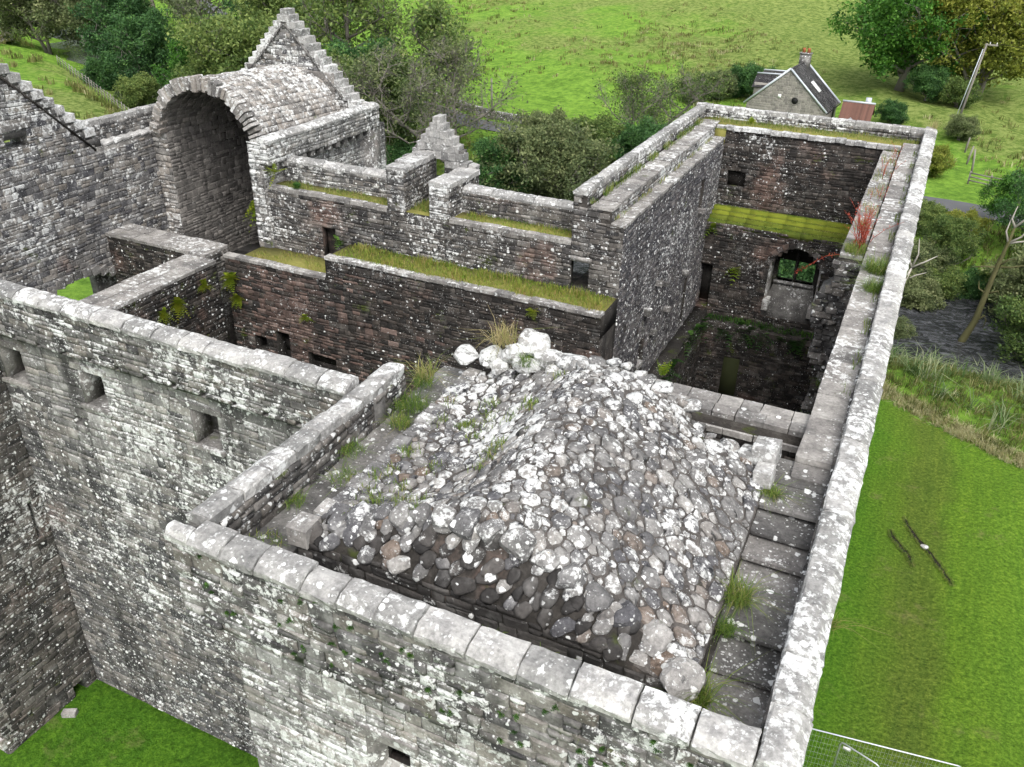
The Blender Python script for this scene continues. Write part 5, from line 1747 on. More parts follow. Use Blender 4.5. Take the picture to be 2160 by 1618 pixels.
TREE_KIND = {
    'alder': ((11, 9.0, 3.6), dict(limbs=11, sub=6, tips=5, per=45, low=0.18, leaf=0.115)),
    'alder2': ((12, 8.5, 3.9), dict(limbs=11, sub=6, tips=5, per=45, low=0.15, stems=2, leaf=0.115)),
    'willow': ((13, 7.0, 3.8), dict(limbs=9, sub=6, tips=5, per=49, low=0.12, stems=3, updir=0.5, leaf=0.115)),
    'bare': ((14, 9.0, 4.2), dict(limbs=14, sub=10, tips=10, per=3, low=0.22, leaf=0.1, clump=0.8, stems=2)),
    'bare2': ((15, 8.5, 3.6), dict(limbs=10, sub=8, tips=7, per=8, low=0.25, leaf=0.13, clump=0.8)),
    'bush': ((16, 3.6, 2.4), dict(limbs=8, sub=5, tips=5, per=44, low=0.05, stems=3, leaf=0.1, clump=0.5, updir=0.5)),
    'ash': ((17, 15.0, 5.6), dict(limbs=20, sub=9, tips=6, per=44, low=0.08, leaf=0.17, clump=0.85)),
    'olive': ((18, 10.0, 4.6), dict(limbs=10, sub=7, tips=7, per=24, low=0.06, stems=4, leaf=0.14, clump=0.7, updir=0.7)),
}
ALD = 'alders lining the river'
trees_ = [
    # along the river, far left to right
    ('alder_tree', 'grey-green alder at the far left end of the riverside wood', 'alder2', 'leaf_grey', -132, 102, 1.25),
    ('alder_tree', 'tall alder behind the gravel path at the field corner', 'alder', 'leaf_alder', -148, 122, 1.5),
    ('alder_tree', 'broad pale alder in the second row at far left', 'willow', 'leaf_grey', -168, 128, 1.7),
    ('alder_tree', 'dark alder at the very top left of the wood', 'alder2', 'leaf_dark', -180, 148, 1.6),
    ('willow_tree', 'loose pale willow near the field fence corner', 'willow', 'leaf_grey', -127, 112, 1.35),
    ('alder_tree', 'rounded dark alder above the field fence', 'alder2', 'leaf_dark', -112, 101, 1.15),
    ('alder_tree', 'thin half-bare alder rising over the wood', 'bare2', 'leaf_grey', -137, 130, 1.5),
    ('alder_tree', 'grey alder beside the thin half-bare one', 'alder', 'leaf_grey', -122, 124, 1.4),
    ('alder_tree', 'small dark rounded tree next to the fence line', 'alder2', 'leaf_dark', -99, 92, 0.95),
    ('alder_tree', 'bright green young tree in the middle of the left wood', 'alder', 'leaf_bright', -88, 88, 0.85),
    ('alder_tree', 'tangled grey tree with bare branch ends behind the fence', 'bare2', 'leaf_grey', -103, 106, 1.4),
    ('alder_tree', 'full alder left of the vaulted roof', 'alder', 'leaf_alder', -82, 88, 1.05),
    ('willow_tree', 'wide willow just behind the vaulted roof', 'willow', 'leaf_alder', -74, 84, 1.3),
    ('alder_tree', 'alder with pale trunk directly above the vault', 'alder2', 'leaf_alder', -84, 100, 1.2),
    ('alder_tree', 'dark alder between the wood and the stepped gable', 'alder', 'leaf_dark', -90, 104, 0.9),
    ('alder_tree', 'half-bare spreading tree right of the tall stepped gable', 'bare2', 'leaf_alder', -63, 88, 1.35),
    ('alder_tree', 'tall half-bare tree standing against the bright field', 'bare2', 'leaf_alder', -70, 98, 1.45),
    ('alder_tree', 'dense dark tree at the foot of the stepped gable', 'alder2', 'leaf_dark', -56, 78, 1.0),
    ('alder_tree', 'alder close behind the corner of the vaulted tower', 'alder', 'leaf_alder', -51, 76, 1.05),
    ('alder_tree', 'open-crowned alder left of the dormer gable', 'bare2', 'leaf_alder', -49, 83, 1.15),
    ('alder_tree', 'thin tree with crooked boughs above the dormer gable', 'bare', 'leaf_grey', -42, 76, 1.0),
    ('sycamore_tree', 'dense dark green tree right of the dormer gable', 'alder2', 'leaf_dark', -34.5, 68.5, 0.85),
    ('alder_tree', 'grey-green willow beside the dense dark green tree', 'willow', 'leaf_grey', -30.5, 69, 1.15),
    ('alder_tree', 'olive-grey alder left of the far tower parapet', 'alder', 'leaf_grey', -26.5, 70, 0.92),
    ('alder_tree', 'almost leafless spreading tree beside the road', 'bare', 'leaf_alder', -27.2, 86, 1.15),
    ('alder_tree', 'bushy alder tucked behind the far tower parapet', 'alder2', 'leaf_alder', -21, 70, 0.7),
    ('ash_tree', 'large bright green ash tree beside the rusty roofed hut', 'ash', 'leaf_bright', -4.6, 127, 1.4),
    ('maple_tree', 'broad olive-yellow tree behind the leaning pole', 'olive', 'leaf_olive', 4.6, 129, 1.5),
    # right of the castle, by the water
    ('alder_tree', 'alder bush overhanging the water beside the castle wall', 'willow', 'leaf_grey', 1.2, 66.5, 0.78),
    ('alder_tree', 'olive alder behind the mossy dead trunk', 'alder2', 'leaf_alder', 3.2, 70, 0.72),
    ('alder_tree', 'dark leafy alder at the right edge beyond the water', 'alder', 'leaf_dark', 9.2, 72.5, 1.0),
    ('willow_tree', 'grey willow leaning over the water at the right edge', 'willow', 'leaf_grey', 9.4, 63.5, 1.15),
    ('willow_tree', 'low spreading willow over the dark pool at the right edge', 'willow', 'leaf_alder', 10.2, 59.0, 1.05),
    ('alder_tree', 'bright leafy tree behind the mossy dead trunk', 'alder', 'leaf_bright', 7.4, 78, 0.75),
    ('alder_tree', 'scrubby alder between river and road', 'alder2', 'leaf_grey', -1.5, 71.5, 0.7),
    ('alder_tree', 'small alder behind the castle coping above the water', 'willow', 'leaf_alder', -4.5, 67, 0.8),
]
for nm, lb, kd, lf, x, y, sc in trees_:
    sc *= 1.5 if x < -40 else 1.0 if kd in ('ash', 'olive') else (0.95 if kd == 'bare' else 1.15) if x < -10 else 0.82
    tree(nm, lb, kd, lf, x, y, sc, None, 'trees around the castle')
bushes = [
    ('long grey-green garden hedge end beside the cottage', 'leaf_dark', -23.0, 118, 1.0), ('clipped dark hedge bush left of the cottage', 'leaf_dark', -20.6, 117, 1.0),
    ('pale hedge bush farthest from the cottage', 'leaf_grey', -25.6, 116, 0.95), ('hedge bush behind the far tower corner', 'leaf_grey', -28.2, 113.5, 0.85),
    ('brownish shrub on the grass beside the road', 'leaf_olive', 0.9, 92.5, 0.8), ('low scrub bush at the foot of the leaning pole', 'leaf_grey', 3.4, 108, 0.7),
    ('bramble bush on the bank below the road', 'leaf_alder', 1.6, 74.0, 0.6), ('second bramble bush on the bank below the road', 'leaf_olive', 4.4, 73.6, 0.6),
    ('leafy bush at the water beside the coping', 'leaf_grey', 1.9, 63.6, 0.75), ('alder scrub overhanging the dark water', 'leaf_alder', 3.4, 66.4, 0.7), ('dark bush under the large ash tree', 'leaf_dark', -1.0, 123, 1.0),
    ('bush between the ash tree and the leaning pole', 'leaf_alder', 2.6, 122, 0.9), ('small dark bush by the hut', 'leaf_dark', -4.0, 112, 0.7),
    ('scrub along the fence left of the river wood', 'leaf_dark', -104, 88, 1.2), ('low dark scrub by the field fence', 'leaf_alder', -93, 83, 1.1),
    ('rounded scrub at the end of the field fence', 'leaf_alder', -78, 78, 1.1), ('scrub bush near the dead stump', 'leaf_alder', -38.5, 72, 0.9),
    ('roadside thicket left of the almost leafless tree', 'leaf_grey', -33, 79, 1.1), ('roadside thicket under the almost leafless tree', 'leaf_alder', -28.5, 79.5, 1.1), ('roadside thicket right of the almost leafless tree', 'leaf_dark', -24, 79, 1.1), ('roadside thicket against the far tower parapet', 'leaf_grey', -20, 78, 1.0),
    ('low scrub behind the screen wall parapet', 'leaf_dark', -24, 66, 0.8), ('undergrowth bush beneath the half-bare trees', 'leaf_dark', -46.5, 72, 1.1),
    ('undergrowth bush behind the vaulted tower corner', 'leaf_dark', -58.5, 73, 1.2), ('wet scrub bush on the near river bank', 'leaf_grey', 12.8, 56, 0.8),
    ('dark bush at the water under the alders', 'leaf_dark', 5.4, 67.3, 0.6), ('dark bush seen through the arched window', 'leaf_dark', -6.5, 62, 1.0), ('scrub bush framed by the right window light', 'leaf_alder', -3.6, 57, 0.8),
    ('alder scrub at the near water edge by the coping', 'leaf_grey', 0.9, 57.6, 0.5), ('willow scrub on the far bank right of the mossy trunk', 'leaf_alder', 7.6, 67.2, 0.75),
    ('undergrowth bush under the left wood', 'leaf_dark', -118, 104, 1.5), ('undergrowth bush below the tangled grey tree', 'leaf_dark', -97, 100, 1.4), ('undergrowth below the tall half-bare tree', 'leaf_dark', -67, 90, 1.4),
]
for lb, lf, x, y, sc in bushes:
    tree('bush', lb, 'bush', lf, x, y, sc, None, 'bushes', 'bush')

# dead mossy trunk over the river, stripped side boughs
def dead_tree(name, label, base, pts, r0, boughs, mat):
    e = thing(name, label, 'tree', base)
    b = MB()
    P0 = [np.array(base) + np.array(p, float) for p in pts]
    b.tube(P0, [r0 * (1 - 0.75 * k / (len(pts) - 1)) for k in range(len(pts))], 8)
    b.put('trunk', e, mat, True)
    for i, off in boughs:
        b = MB()
        q = [P0[i]] + [P0[i] + np.array(o, float) for o in off]
        b.tube(q, [0.085 * (1 - 0.8 * k / len(off)) for k in range(len(q))], 5)
        b.put('bough', e, mat if i < 5 else M['deadwood'], True)
    return e


zr = float(G(4.9, 58.3))
dead_tree('dead_tree', 'tall bare mossy trunk with stripped boughs leaning over the river', (4.9, 58.3, zr),
          [(0, 0, 0), (0.35, 0.3, 1.1), (0.7, 0.5, 2.3), (0.85, 0.7, 4.2), (1.0, 0.8, 6.0), (1.2, 0.9, 7.6), (1.3, 1.0, 8.6)], 0.27,
          [(5, [(0.6, 0, 0.5), (1.0, 0.1, 1.3)]), (5, [(-0.3, 0, 0.7), (-0.2, 0.2, 1.6)]), (6, [(0.6, 0, 0.8), (0.9, 0, 1.6)]), (6, [(-0.3, 0, 0.5), (-0.2, 0, 1.3)]), (4, [(0.8, 0.1, 0.1), (1.7, 0.2, 0.4), (2.3, 0.2, 0.9)]), (4, [(-0.8, 0, -0.1), (-1.5, 0, -0.3)]),
           (4, [(0.5, 0, 0.6), (0.9, 0, 0.7)]), (3, [(0.6, 0, 0.3), (0.8, 0, 0.0)]), (3, [(-0.5, -0.1, 0.3), (-0.6, -0.1, 0.8)]), (2, [(0.45, 0, 0.5), (0.6, 0, 0.2), (0.55, 0, -0.4)]), (5, [(0.9, 0.2, 0.2), (1.5, 0.3, 0.6)])], M['mossbark'])
zr = float(G(0.7, 63))
dead_tree('dead_tree', 'forked grey dead tree rising from the alder bush beside the coping', (0.7, 63, zr + 1.5), [(0, 0, 0), (0.3, 0, 1.2), (0.5, 0, 2.2)], 0.2,
          [(2, [(-0.5, 0, 0.9), (-0.6, 0, 1.9)]), (2, [(0.2, 0, 1.0), (0.0, 0, 2.1)]), (2, [(0.8, 0, 0.6), (1.4, 0, 1.1)]), (1, [(0.6, 0, 0.5), (1.2, 0, 0.8)])], M['deadwood'])
zr = float(G(-35.2, 70.6))
dead_tree('dead_stump', 'pale splintered dead stump right of the dormer gable', (-35.2, 70.6, zr), [(0, 0, 0), (0.1, 0, 1.5), (-0.15, 0, 2.6), (0.25, 0, 3.6), (0.55, 0, 4.4)], 0.32, [(2, [(-0.3, 0, 0.3)])], M['deadwood'])
zr = float(G(-126, 106))
dead_tree('dead_tree', 'bleached forked dead trunk in the left wood', (-126, 104, zr + 3.0), [(0, 0, 0), (-0.4, 0, 1.6), (-1.0, 0, 3.4)], 0.42, [(1, [(0.5, 0, 1.0), (0.9, 0, 2.2)])], M['deadwood'])

# ------------------------------------------------------------------ cottage
M['cwall'] = plain_mat('cottage_stone', (0.13, 0.125, 0.115), (0.32, 0.3, 0.27), 2.2, 0.9, 0.5, dist=0.03)
M['cjoint'] = plain_mat('cottage_mortar', (0.24, 0.225, 0.2), (0.3, 0.28, 0.25), 2.2, 0.9, 0.3)
M['slate'] = stone_mat('slate', [(0.0, (0.02, 0.02, 0.022)), (0.6, (0.035, 0.034, 0.036)), (1.0, (0.06, 0.058, 0.058))], 0.16, 0.45, 0.0, 0.04, 0.2, 0.0, 0.5, 1.3, 0.3)
M['lead'] = plain_mat('lead_flashing', (0.42, 0.46, 0.5), (0.58, 0.62, 0.66), 3.0, 0.5, 0.1, 0.2)
M['terracotta'] = plain_mat('terracotta', (0.35, 0.11, 0.05), (0.5, 0.18, 0.08), 5.0, 0.85, 0.2)
M['white'] = plain_mat('white_paint', (0.75, 0.76, 0.76), (0.85, 0.85, 0.84), 4.0, 0.5, 0.05)
M['black'] = plain_mat('dark_opening', (0.008, 0.008, 0.009), (0.014, 0.014, 0.015), 4.0, 0.6, 0.05)
M['rust'] = plain_mat('rusty_sheet', (0.075, 0.04, 0.03), (0.16, 0.08, 0.06), 1.0, 0.85, 0.3, stretch=(1, 1, 0.3))
M['timber'] = plain_mat('grey_timber', (0.12, 0.11, 0.095), (0.28, 0.26, 0.23), 6.0, 0.9, 0.4, stretch=(1, 1, 0.2))
hx, hy, hz0 = -15.35, 105.0, -15.2
H = thing('cottage', 'grey stone cottage with slate roof and red chimney pots beyond the far tower', 'house', (hx, hy, hz0))
H.rotation_euler.z = math.radians(-5)


def hput(mb, name, mat, parent=None, smooth=False):
    me = mb.mesh(name, smooth)
    me.materials.append(mat)
    o = bpy.data.objects.new(name, me)
    COL.objects.link(o)
    o.parent = parent or H
    return o


he, ha, hwid, hl = 2.75, 6.75, 4.45, 6.6
b = MB()
b.add([(-hwid, 0, 0), (hwid, 0, 0), (hwid, 0, he), (0, 0, ha), (-hwid, 0, he), (-hwid, hl, 0), (hwid, hl, 0), (hwid, hl, he), (0, hl, ha), (-hwid, hl, he)],
      [(0, 1, 2, 3, 4), (9, 8, 7, 6, 5), (1, 6, 7, 2), (5, 0, 4, 9), (2, 7, 8, 3), (4, 3, 8, 9)])
hw_ = hput(b, 'wall', M['cjoint'])
SH = []
v = 1.2
while v < ha - 0.2:
    dh = rng.uniform(0.2, 0.3)
    half = hwid if v + dh < he else hwid * (ha - v - dh) / (ha - he)
    x = -half
    while x < half - 0.1:
        w = min(rng.uniform(0.3, 0.6), half - x)
        cx, cz = x + w / 2, v + dh / 2
        if (cx - 1.0) ** 2 + (cz - 3.5) ** 2 > 0.42 ** 2:
            SH.append((cx, cz, w, dh))
        x += w
    v += dh
blk = BLOCKS[0]
mesh_c = to_mesh('stone_block', (blk[0][:, [0, 2, 1]] * np.array([1, -1, 1]), [f[::-1] for f in blk[1]]), False)
mesh_c.materials.append(M['cwall'])
mb = MB()
for i, (cx, cz, w, dh) in enumerate(SH):
    if i % 2 == 0 and i < 440:
        o = bpy.data.objects.new('stone', mesh_c)
        COL.objects.link(o)
        o.parent = hw_
        o.location, o.scale = (cx, 0, cz), (w - 0.03, 0.03, dh - 0.03)
    else:
        mb.add(blk[0][:, [0, 2, 1]] * np.array([w - 0.03, -0.03, dh - 0.03]) + np.array([cx, 0, cz]), [f[::-1] for f in blk[1]], rng.random())
o = hput(mb, 'stone_facing', M['cwall'], hw_)
o['kind'] = 'stuff'
# roof slopes with slate rows
for sx in (-1, 1):
    b = MB()
    rows = 16
    for k in range(rows):
        f0, f1 = k / rows, (k + 1.15) / rows
        for c0, c1 in [(j / 14, (j + 1) / 14) for j in range(14)]:
            def rp(f, c, lift):
                return V3(sx * (hwid + 0.25) * (1 - f), -0.12 + (hl + 0.24) * c, he - 0.22 + (ha - he + 0.24) * f + lift)
            b.add([rp(f0, c0, 0.09), rp(f0, c1 - 0.004, 0.09), rp(min(f1, 1), c1 - 0.004, 0.055), rp(min(f1, 1), c0, 0.055)], [(0, 1, 2, 3) if sx > 0 else (3, 2, 1, 0)], rng.random())
    rf = hput(b, 'roof', M['slate'])
    for yy in (-0.1, hl + 0.1):
        b = MB()
        b.tube([V3(sx * (hwid + 0.3), yy, he - 0.1), V3(0, yy, ha + 0.16)], (0.13, 0.13), 4)
        hput(b, 'verge_flashing', M['lead'], rf)
b = MB()
b.tube([V3(0, -0.1, ha + 0.12), V3(0, hl, ha + 0.12)], (0.1, 0.1), 6)
hput(b, 'ridge', M['slate'])
b = MB()
b.box((-0.6, hl - 1.0, ha - 0.6), (0.6, hl - 0.3, ha + 1.0)).box((-0.68, hl - 1.08, ha + 1.0), (0.68, hl - 0.22, ha + 1.14))
ch = hput(b, 'chimney', M['flag'])
for xx in (-0.28, 0.28):
    b = MB()
    b.tube([V3(xx, hl - 0.65, ha + 1.14), V3(xx, hl - 0.65, ha + 1.5), V3(xx, hl - 0.65, ha + 1.62)], (0.2, 0.17, 0.21), 8)
    hput(b, 'chimney_pot', M['terracotta'], ch)
f_ = 0.5
b = MB()
nrm_ = norm(V3(ha - he, 0, hwid))
c0 = V3(hwid * 0.52, 3.2, he + (ha - he) * 0.48)
tv = norm(V3(-hwid, 0, ha - he))
pp = [c0 + tv * a + Y * c + nrm_ * d for d in (0.02, 0.2) for a, c in ((-0.75, -0.4), (-0.75, 0.4), (0.75, 0.4), (0.75, -0.4))]
b.add(pp, ((3, 2, 1, 0), (4, 5, 6, 7), (0, 1, 5, 4), (1, 2, 6, 5), (2, 3, 7, 6), (3, 0, 4, 7)))
hput(b, 'skylight', M['white'])
b = MB()
b.tube([V3(1.0, -0.05, 3.5), V3(1.0, 0.1, 3.5)], (0.36, 0.36), 14)
rw_ = hput(b, 'round_window', M['black'])
b = MB()
ring = [V3(1.0 + 0.42 * math.cos(a), -0.04, 3.5 + 0.42 * math.sin(a)) for a in np.linspace(0, 2 * math.pi, 15)]
b.tube(ring, [0.06] * 15, 4, cap=False)
hput(b, 'window_surround', M['cwall'], rw_)
b = MB()
b.box((-0.95, -0.09, 3.65), (-0.6, -0.02, 4.05))
hput(b, 'vent', M['white'])
# lean-to dormers on the left roof slope
for yy in (1.6, 4.2):
    b = MB()
    b.box((-4.3, yy, 2.5), (-1.0, yy + 1.9, 4.75))
    d_o = hput(b, 'dormer', M['cwall'])
    b = MB()
    b.add([(-4.55, yy - 0.2, 4.2), (-1.2, yy - 0.2, 4.6), (-0.6, yy + 0.95, 5.75), (-4.4, yy + 0.95, 5.6), (-4.55, yy + 2.1, 4.2), (-1.2, yy + 2.1, 4.6)], [(0, 1, 2, 3), (3, 2, 5, 4)])
    hput(b, 'dormer_roof', M['slate'], d_o)
    b = MB()
    b.tube([V3(-4.4, yy + 0.95, 5.65), V3(-0.6, yy + 0.95, 5.8)], (0.09, 0.09), 5)
    hput(b, 'ridge_flashing', M['lead'], d_o)
b = MB()
b.add([(-1.5, -1.3, 1.1), (0.0, -1.3, 2.0), (1.3, -1.3, 1.1), (-1.5, 0, 1.1), (0.0, 0, 2.05), (1.3, 0, 1.1), (-1.5, -1.3, 0), (1.3, -1.3, 0)], [(0, 1, 4, 3), (1, 2, 5, 4), (6, 7, 2, 1, 0)])
hput(b, 'porch', M['slate'])
b = MB()
b.box((hwid - 0.02, 4.6, 0.8), (hwid + 0.05, 5.5, 2.4))
hput(b, 'window', M['black'])
for zz_ in (1.2,):
    b = MB()
    b.tube([V3(hwid + 0.34, -0.1, he - 0.2), V3(hwid + 0.34, hl + 0.1, he - 0.2)], (0.07, 0.07), 6)
    hput(b, 'gutter', M['black'])

# rust-roofed hut
hz1 = float(G(-7.7, 108))
H2 = thing('garden_hut', 'small hut with rusty brown sheet roof beside the cottage', 'hut', (-7.75, 107.5, hz1))
b = MB()
b.box((-9.25, 106.3, hz1 - 0.2), (-6.2, 109.6, hz1 + 1.75))
b.put('wall', H2, M['timber'])
b = MB()
for k in range(15):
    x0, x1 = -9.45 + k * 0.23, -9.45 + (k + 1) * 0.23
    zz_ = 0.03 if k % 2 else 0.0
    b.add([(x0, 105.9, hz1 + 1.7 + zz_), (x1, 105.9, hz1 + 1.7 + zz_), (x1, 108.1, hz1 + 3.2 + zz_), (x0, 108.1, hz1 + 3.2 + zz_)], [(0, 1, 2, 3)], rng.random())
    b.add([(x0, 110.0, hz1 + 1.7 + zz_), (x1, 110.0, hz1 + 1.7 + zz_), (x1, 108.1, hz1 + 3.2 + zz_), (x0, 108.1, hz1 + 3.2 + zz_)], [(3, 2, 1, 0)], rng.random())
b.put('roof', H2, M['rust'])
b = MB()
b.tube([V3(-9.5, 108.1, hz1 + 3.24), V3(-5.95, 108.1, hz1 + 3.24)], (0.12, 0.12), 6)
b.put('ridge', H2, M['lead'])
b = MB()
b.box((-7.1, 108.3, hz1 + 2.9), (-6.5, 108.8, hz1 + 3.75))
b.put('chimney', H2, M['lead'])
M['glass'] = plain_mat('greenhouse_glass', (0.5, 0.55, 0.57), (0.65, 0.7, 0.72), 2.0, 0.15, 0.05, spec=0.6)
hz2 = float(G(-8.3, 103.5))
GH_ = thing('greenhouse', 'pale little greenhouse roof just showing above the coping by the hut', 'greenhouse', (-8.0, 103.2, hz2))
b = MB()
b.box((-9.1, 102.4, hz2 - 0.1), (-6.9, 104.0, hz2 + 1.4))
b.put('pane_walls', GH_, M['glass'])
b = MB()
b.add([(-9.1, 102.3, hz2 + 1.4), (-8.0, 102.3, hz2 + 2.3), (-6.9, 102.3, hz2 + 1.4), (-9.1, 104.1, hz2 + 1.4), (-8.0, 104.1, hz2 + 2.3), (-6.9, 104.1, hz2 + 1.4)], [(0, 1, 4, 3), (1, 2, 5, 4), (0, 2, 1), (3, 4, 5)])
b.put('roof', GH_, M['glass'])

# utility poles and wires
def pole(label, base, top, extra=True):
    e = thing('utility_pole', label, 'pole', base, 'utility poles')
    b = MB()
    b.tube([V3(*base), V3(*top)], (0.15, 0.1), 8)
    b.put('post', e, M['timber'], True)
    if extra:
        t = V3(*top)
        b = MB()
        b.box(t + V3(-0.2, -0.08, -0.25), t + V3(1.1, 0.08, -0.08))
        b.put('crossarm', e, M['timber'])
        for dx in (0.3, 0.95):
            b = MB()
            b.tube([t + V3(dx, 0, -0.1), t + V3(dx, 0, 0.12)], (0.05, 0.035), 6)
            b.put('insulator', e, M['white'])


pz = float(G(2.9, 111))
pole('leaning timber utility pole by the olive tree', (2.7, 110.5, pz), (3.6, 110.8, pz + 9.4))
b = MB()
b.tube([V3(2.35, 110.4, pz + 0.2), V3(3.35, 110.7, pz + 8.8)], (0.05, 0.05), 5)
tag(b.put('pole_stay', None, M['lead']), 'thin pale stay running beside the leaning pole', 'stay wire')
for lb, q1 in (('upper thin wire from the leaning pole to the right', (60, 92, -3.5)), ('lower thin wire from the leaning pole to the right', (60, 91, -4.1))):
    b = MB()
    q0 = V3(3.9 if 'upper' in lb else 4.55, 110.8, pz + 9.45)
    b.tube([q0 + (V3(*q1) - q0) * t + V3(0, 0, -2.2 * t * (1 - t) * 2) for t in np.linspace(0, 1, 12)], [0.014] * 12, 3)
    tag(b.put('overhead_wire', None, M['black']), lb, 'wire', 'overhead wires')
pz = float(G(-46.5, 92.5))
pole('slim dark utility pole standing by the road wall', (-46.5, 92.5, pz), (-46.6, 92.5, pz + 4.6), False)

# drystone wall beside the road
dw = thing('roadside_wall', 'low drystone wall along the far side of the road', 'wall', (-45, 92, -15))
S = Stones(120)
b = MB()
xs = np.linspace(-62, -24, 40)
for x0, x1 in zip(xs[:-1], xs[1:]):
    y0 = float(road_y(x0)) + 3.6
    z0 = float(G(x0, y0))
    b.box((x0, y0, z0 - 0.3), (x1 + 0.02, y0 + 0.5, z0 + 0.75), jit=0.03)
core = b.put('wall_core', dw, M['joint'])
for x0, x1 in zip(xs[:-1], xs[1:]):
    y0 = float(road_y(x0)) + 3.6
    z0 = float(G(x0, y0))
    for r_ in range(4):
        for k in range(3):
            rock_at(S, core, M['flag'], (x0 + (k + rng.random() * 0.6) * 0.33, y0, z0 + 0.12 + r_ * 0.21), (0.2, 0.13, 0.14), (0, -1, 0.2))
    for k in range(3):
        rock_at(S, core, M['rubble'], (x0 + k * 0.33, y0 + 0.22, z0 + 0.85), (0.2, 0.24, 0.13))
S.build()

# field fence at the left
ff_ = thing('field_fence', 'thin post and wire fence between the rushy field and the wood', 'fence', (-85, 74, GZ))
fpts = np.array([(-118, 92), (-104, 84.5), (-92, 77.5), (-82, 71.5), (-74, 67), (-68, 63.5)])
L_ = np.r_[0, np.cumsum(np.linalg.norm(np.diff(fpts, axis=0), axis=1))]
pp = []
for s_ in np.arange(0, L_[-1], 1.9):
    x, y = np.interp(s_, L_, fpts[:, 0]), np.interp(s_, L_, fpts[:, 1])
    z = float(G(x, y))
    pp.append(V3(x, y, z))
    b = MB()
    b.tube([V3(x, y, z - 0.2), V3(x + rng.normal(scale=0.05), y + rng.normal(scale=0.05), z + 1.25)], (0.07, 0.065), 5)
    b.put('post', ff_, M['timber'])
for hgt in (0.45, 0.8, 1.15):
    b = MB()
    b.tube([p + V3(0, 0, hgt) for p in pp], [0.012] * len(pp), 3)
    b.put('wire', ff_, M['lead'])
# timber rail fence by the road at the right
fr = thing('rail_fence', 'weathered timber rail fence beyond the road at the right edge', 'fence', (7, 90.5, -15))
for i, (x, y) in enumerate([(4.6, 91.8), (6.4, 91.2), (8.2, 90.6), (10.0, 90.0), (11.8, 89.4)]):
    z = float(G(x, y))
    b = MB()
    b.box((x - 0.08, y - 0.08, z - 0.2), (x + 0.08, y + 0.08, z + 1.25))
    b.put('post', fr, M['timber'])
    if i:
        for hgt in (0.4, 0.75, 1.1):
            b = MB()
            b.tube([V3(px0[0], px0[1] - 0.1, px0[2] + hgt), V3(x, y - 0.1, z + hgt)], (0.07, 0.07), 4)
            b.put('rail', fr, M['timber'])
    px0 = (x, y, z)
for i, (x, y, hh, lx) in enumerate([(4.4, 100, 1.9, 0.2), (4.9, 96.5, 2.3, -0.25), (4.1, 104, 1.6, 0.1)]):
    z = float(G(x, y))
    b = MB()
    b.tube([V3(x, y, z - 0.2), V3(x + lx * 0.5, y, z + hh * 0.6), V3(x + lx, y, z + hh)], (0.11, 0.1, 0.08), 6)
    tag(b.put('fence_post', None, M['timber']), ['weathered straining post nearest the brown shrub', 'tallest leaning fence post beside the rail fence end', 'short fence post near the leaning pole'][i], 'post', 'old fence posts')

# ------------------------------------------------------------------ mesh site fence on the lawn
M['steel'] = plain_mat('galvanised_steel', (0.4, 0.43, 0.46), (0.55, 0.58, 0.62), 5.0, 0.4, 0.05, 0.6, 0.5)


def panel(label, p0, p1, top, h, r=0.021):
    p0, p1 = V3(*p0), V3(*p1)
    e = thing('mesh_fence', label, 'fence panel', (*((p0 + p1) / 2)[:2], top - h), 'galvanised mesh site fence')
    u = norm(p1 - p0)
    L = np.linalg.norm(p1 - p0)
    q0, q1 = V3(p0[0], p0[1], top), V3(p1[0], p1[1], top)
    zb = V3(0, 0, -h)
    b = MB()
    c = 0.1
    pts = [q0 + zb, q0 + V3(0, 0, -c), q0 + u * c * 0.3 + V3(0, 0, -c * 0.3), q0 + u * c, q1 - u * c, q1 - u * c * 0.3 + V3(0, 0, -c * 0.3), q1 + V3(0, 0, -c), q1 + zb]
    b.tube(pts, [r] * 8, 7)
    b.tube([q0 + zb * 0.97, q1 + zb * 0.97], [r, r], 6)
    b.put('frame', e, M['steel'], True)
    b = MB()
    n = int(L / 0.09)
    for k in range(1, n):
        p = q0 + u * L * k / n
        b.tube([p, p + zb * 0.97], [0.0022] * 2, 3, cap=False)
    for k in range(1, 9):
        b.tube([q0 + zb * k / 9, q1 + zb * k / 9], [0.0022] * 2, 3, cap=False)
    b.put('wire_mesh', e, M['steel'])
    return e


panel('long mesh fence panel running out from behind the tower', (-0.2, 18.15, 0), (4.75, 18.87, 0), -12.0, 2.0)
p_ = panel('short angled mesh gate panel with a small white tag', (1.72, 18.24, 0), (2.75, 17.9, 0), -12.0, 2.0)
b = MB()
b.box((1.8, 18.18, -12.2), (2.0, 18.2, -12.08))
b.put('tag', p_, M['white'])
panel('mesh fence panel at the bottom edge nearest the tower foot', (-0.2, 17.0, 0), (2.2, 16.4, 0), -12.0, 2.0)

